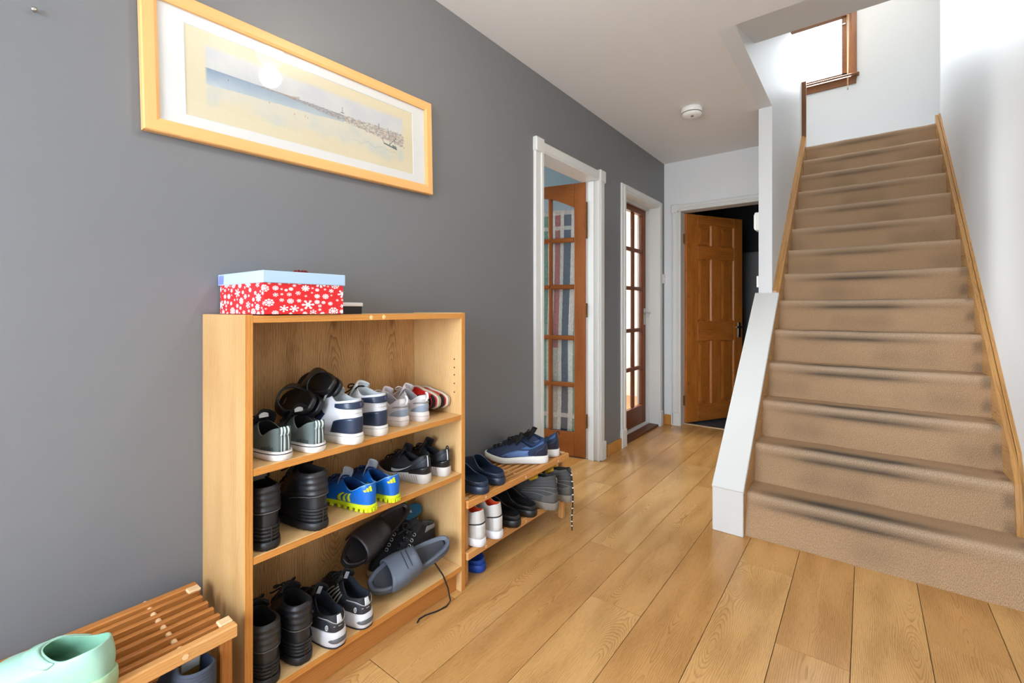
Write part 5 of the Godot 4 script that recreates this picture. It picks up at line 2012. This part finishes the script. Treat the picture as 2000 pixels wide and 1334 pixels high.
func shoes():
	var s1 := 0.6702
	var s2 := 0.4492
	var s3 := 0.0982
	# top shelf
	low_sneaker_grey("grey green low sneaker with white sole at the left end of the top shelf", Vector3(-1.212, s1, -0.588), 2, 1)
	low_sneaker_grey("grey green low sneaker with white sole, second along the top shelf", Vector3(-1.205, s1, -0.680), 0, -1)
	high_top("white and navy high top on the top shelf, the nearer one in front", Vector3(-1.186, s1, -0.792), 3, 1)
	high_top("white and navy high top on the top shelf, next to the white low sneakers", Vector3(-1.203, s1, -0.893), 2, -1)
	white_sneaker("white low sneaker with grey blue heel beside the navy high tops", Vector3(-1.238, s1, -1.008), 2, 1)
	white_sneaker("white low sneaker with grey blue heel beside the red shoes", Vector3(-1.236, s1, -1.098), 2, -1)
	red_shoe("red and black shoe lying on its side by the right panel of the bookcase", Vector3(-1.262, s1 + 0.046, -1.240), aim(Vector3.ZERO, Vector3(-1, 0.03, 0.0), Vector3(0.0, 0.05, 1)).basis, false)
	red_shoe("red and black shoe with upright red tongue behind the white sneakers", Vector3(-1.262, s1 + 0.050, -1.193), aim(Vector3.ZERO, Vector3(-1, 0.06, 0.01), Vector3(0.01, 0.05, 1)).basis, true)
	slide("black slide wedged on its side above the grey green sneakers, strap looped leftwards", "black slides wedged on the top shelf", aim(Vector3(-1.275, 0.774, -0.726), Vector3(-1.0, 0.0, -0.02), Vector3(0.0, 0.50, 0.87)), M.black_foam, M.black_rubber, 0.36, 0.72, 0.085, 0.19, false)
	slide("black slide on its side leaning against the other slide, next to the high tops", "black slides wedged on the top shelf", aim(Vector3(-1.268, 0.820, -0.785), Vector3(-1.0, 0.02, -0.02), Vector3(0.0, 0.55, 0.83)), M.black_foam, M.black_rubber, 0.40, 0.74, 0.050, 0.198, false)
	# middle shelf
	work_boot("black padded work boot at the left end of the middle shelf", "black padded work boots on the middle shelf", Vector3(-1.212, s2, -0.550), -4, 1, 0.158, M.black_leather, true)
	work_boot("black padded work boot beside the blue football boots", "black padded work boots on the middle shelf", Vector3(-1.210, s2, -0.690), 4, -1, 0.158, M.black_leather, false)
	football_boot("blue football boot with yellow studs and three yellow side stripes, nearer one", Vector3(-1.193, s2, -0.848), 6, 1)
	football_boot("blue football boot with yellow studs, next to the black running shoes", Vector3(-1.193, s2, -0.936), 3, -1)
	runner_black("black running shoe with white foam sole beside the blue football boots", Vector3(-1.232, s2, -1.105), 6, 1)
	runner_black("black running shoe with white foam sole by the bookcase's right panel", Vector3(-1.228, s2, -1.198), 3, -1)
	# bottom shelf
	work_boot("black padded work boot on the bottom shelf against the left panel", "dark work boots on the bottom shelf", Vector3(-1.212, s3, -0.550), -4, 1, 0.152, M.charcoal_leather, false)
	work_boot("dark work boot on the bottom shelf beside the air soled sneakers", "dark work boots on the bottom shelf", Vector3(-1.216, s3, -0.641), -4, -1, 0.156, M.black_leather, false)
	air_sneaker("black sneaker with white air sole, nearer one on the bottom shelf", Vector3(-1.198, s3, -0.737), 0, 1)
	air_sneaker("black sneaker with white air sole, next to the grey slide", Vector3(-1.203, s3, -0.833), 1, -1)
	laced_boot("black lace up boot under the grey slide at the front of the bottom shelf", Vector3(-1.340, s3, -1.232), aim(Vector3.ZERO, Vector3(0.06, 0, 1), Vector3.UP).basis)
	laced_boot("black lace up boot with steel eyelets behind, under the black slide", Vector3(-1.422, s3, -1.222), aim(Vector3.ZERO, Vector3(0.03, 0, 1), Vector3.UP).basis)
	slide("grey slide with a broad ribbed strap lying on the black boot", "odd slides thrown on the boots", aim(Vector3(-1.220, 0.197, -1.190), Vector3(-0.09, -0.060, 0.25), Vector3(0.42, 0.85, 0.28)), plain(84, 92, 104, 0.5), plain(44, 48, 56, 0.6), 0.40, 0.80, 0.056, 0.30)
	slide("black slide with a broad strap leaning on the boot behind the grey one", "odd slides thrown on the boots", aim(Vector3(-1.418, 0.286, -1.150), Vector3(0.02, -0.075, 0.29), Vector3(0.62, 0.72, 0.12)), plain(34, 33, 33, 0.42), M.black_rubber, 0.40, 0.82, 0.058, 0.30)
	var bl := MB.new()
	# blue insole and green roll at the back of the bottom shelf
	var f := Foot.new()
	f.L = 0.15; f.W = 0.075; f.sole_h = 0.006; f.sole_t = 0.005; f.spring = 0.004
	var ins := thing("insole", "teal blue insole leaning in the back corner of the bottom shelf", "insole", Vector3.ZERO)
	ins.transform = aim(Vector3(-1.425, 0.268, -1.236), Vector3(-0.02, -0.03, 0.5), Vector3(0.80, 0.6, 0.0))
	obj("foam", f.sole(0.0, 1.0, 0.0), plain(22, 96, 140, 0.7), ins)
	var mk := f.decal([], 0.0, 0.0)
	var tri := MB.new()
	tri.tri(Vector3(-0.006, 0.0068, 0.05), Vector3(0.0, 0.0068, 0.062), Vector3(0.006, 0.0068, 0.05))
	obj("printed_mark", tri, plain(206, 224, 232, 0.6), ins)
	var roll := MB.new()
	roll.lathe([[0.0, 0.0], [0.018, 0.0], [0.019, 0.003], [0.019, 0.032], [0.017, 0.036], [0.012, 0.036], [0.011, 0.03], [0.0, 0.03]], Vector3.ZERO, 22)
	var ro := obj("tape_roll", roll, plain(86, 190, 60, 0.5))
	ro.position = Vector3(-1.447, 0.275, -1.160)
	tag(ro, "small bright green roll behind the black slide on the bottom shelf", "roll")
	# long black lace over the plinth on to the floor
	bl.tube([Vector3(-1.232, 0.150, -1.135), Vector3(-1.205, 0.108, -1.150), Vector3(-1.196, 0.060, -1.165), Vector3(-1.190, 0.012, -1.172), Vector3(-1.188, 0.003, -1.150), Vector3(-1.196, 0.003, -1.110), Vector3(-1.212, 0.003, -1.072), Vector3(-1.214, 0.003, -1.045), Vector3(-1.205, 0.003, -1.030)], 0.0026, 6)
	var lc := obj("shoelace", bl, M.lace_black)
	tag(lc, "long black lace trailing from the boot over the bookcase plinth to the floor", "shoelace")
	# right rack
	var r1 := 0.3358
	var r2 := 0.1376
	var navy := relief(plain(34, 46, 66, 0.38), 0.04, 8.0, 0.04)
	var navy_edge := plain(58, 72, 96, 0.4)
	mule("clog", "navy rubber clog at the left end of the rack top beside the bookcase", "navy clogs on the rack", Vector3(-1.190, r1, -1.372), 0, 1, navy, navy_edge)
	mule("clog", "navy rubber clog on the rack top next to the running shoes", "navy clogs on the rack", Vector3(-1.198, r1, -1.484), -2, -1, navy, navy_edge)
	navy_runner("navy running shoe with white sole on the rack, nearer one showing its side", Vector3(-1.205, r1, -1.835), 30, 1)
	navy_runner("navy running shoe with white sole half hidden behind the other on the rack", Vector3(-1.215, r1, -1.952), 26, -1)
	orange_high("pale grey high top with orange lining at the left end of the lower rack", Vector3(-1.186, r2, -1.350), 0, 1)
	orange_high("pale grey high top with orange lining beside the black clogs", Vector3(-1.172, r2, -1.440), 0, -1)
	mule("clog", "black rubber clog on the lower rack beside the orange lined high tops", "black clogs on the lower rack", Vector3(-1.172, r2, -1.562), 3, 1, M.black_foam, plain(46, 46, 50, 0.5))
	mule("clog", "black rubber clog on the lower rack beside the hiking boots", "black clogs on the lower rack", Vector3(-1.172, r2, -1.684), 1, -1, M.black_foam, plain(46, 46, 50, 0.5))
	hiking_boot("grey hiking boot on the lower rack, nearer one", Vector3(-1.132, r2, -1.802), 2, 1)
	hiking_boot("grey hiking boot with loose laces at the far end of the lower rack", Vector3(-1.122, r2, -1.922), 1, -1)
	var hl := MB.new()
	var p := [Vector3(-1.20, 0.290, -1.915), Vector3(-1.14, 0.306, -1.892), Vector3(-1.098, 0.285, -1.878), Vector3(-1.088, 0.22, -1.874), Vector3(-1.086, 0.15, -1.868), Vector3(-1.088, 0.08, -1.862), Vector3(-1.084, 0.035, -1.858)]
	hl.tube(p, 0.0032, 6)
	var hn := obj("shoelace", hl, M.lace_black)
	tag(hn, "black lace with white flecks hanging from the far hiking boot", "shoelace")
	for i in 9:
		var q := i / 9.0
		var k := int(q * 3.99) + 2
		var w: Vector3 = p[k].lerp(p[k + 1], q * 3.99 - int(q * 3.99)) if k < 6 else p[6]
		bx("fleck", w, Vector3(0.0068, 0.005, 0.0068), M.white_plastic, hn, 0.001)
	mule("clog", "bright blue rubber clog on the floor under the rack", "", Vector3(-1.230, 0.0008, -1.398), 4, 1, plain(24, 68, 160, 0.45), plain(30, 80, 180, 0.45))
	# left rack
	var mint := relief(plain(150, 190, 170, 0.45), 0.02, 6.0, 0.03)
	var g := Foot.new()
	g.L = 0.222; g.W = 0.104
	g.hh = 0.090; g.hs = 0.078; g.hf = 0.086; g.sole_h = 0.034; g.sole_t = 0.03; g.spring = 0.012; g.sh = 0.05; g.sf = 0.56; g.rw = 0.82; g.toeh = 0.062; g.belly = 0.006
	var mc := thing("clog", "mint green rubber clog on top of the left rack", "clog", Vector3(-1.152, 0.336, -0.222), deg_to_rad(-52))
	obj("upper", g.upper(64, 16), mint, mc)
	obj("lining", g.lining(), plain(116, 164, 138, 0.6), mc)
	obj("sole", g.sole(0.0, 1.0, 0.004), plain(160, 188, 152, 0.5), mc)
	obj("instep_band", g.patch(PI - 1.5, PI + 1.5, K(0.80), K(1.0), 0.004, 26, 4), mint, mc)
	for k in [0, 1]:
		var h := Foot.new()
		h.side = 1.0 - 2.0 * k
		h.L = 0.225; h.W = 0.096
		h.hh = 0.150; h.hs = 0.142; h.hf = 0.154; h.sole_h = 0.026; h.sole_t = 0.022; h.sh = 0.05; h.sf = 0.46; h.rw = 0.80
		h.ridge = 0.0016; h.ridge_n = 16.0; h.ridge_t = 0.1
		var kn := shoe_at("knit_boot", ["dark blue ribbed knit boot with an insole label below the left rack's rail", "dark ribbed knit boot in the shadow under the left rack"][k], "boot", "ribbed knit boots under the left rack", Vector3(-1.120 - 0.03 * k, 0.1376, -0.372 + 0.115 * k), 2)
		obj("upper", h.upper(56, 64), relief(plain(58, 64, 76, 0.85), 0.2, 20.0, 0.05), kn)
		obj("lining", h.lining(), relief(plain(36, 48, 70, 0.95), 0.3, 20.0, 0.2), kn)
		obj("sole", h.sole(), M.black_rubber, kn)
		var rr := h.rim(PI)
		var il := bx("insole_tongue", Vector3(0, rr.y - 0.040, rr.z - 0.012), Vector3(0.044, 0.085, 0.006), plain(176, 128, 52, 0.8), kn, 0.002)
		il.rotation.x = deg_to_rad(-14)
		var lb := bx("insole_label", Vector3(0, rr.y - 0.018, rr.z - 0.022), Vector3(0.036, 0.034, 0.002), plain(206, 206, 206, 0.7), kn, 0.0005)
		lb.rotation.x = deg_to_rad(-14)
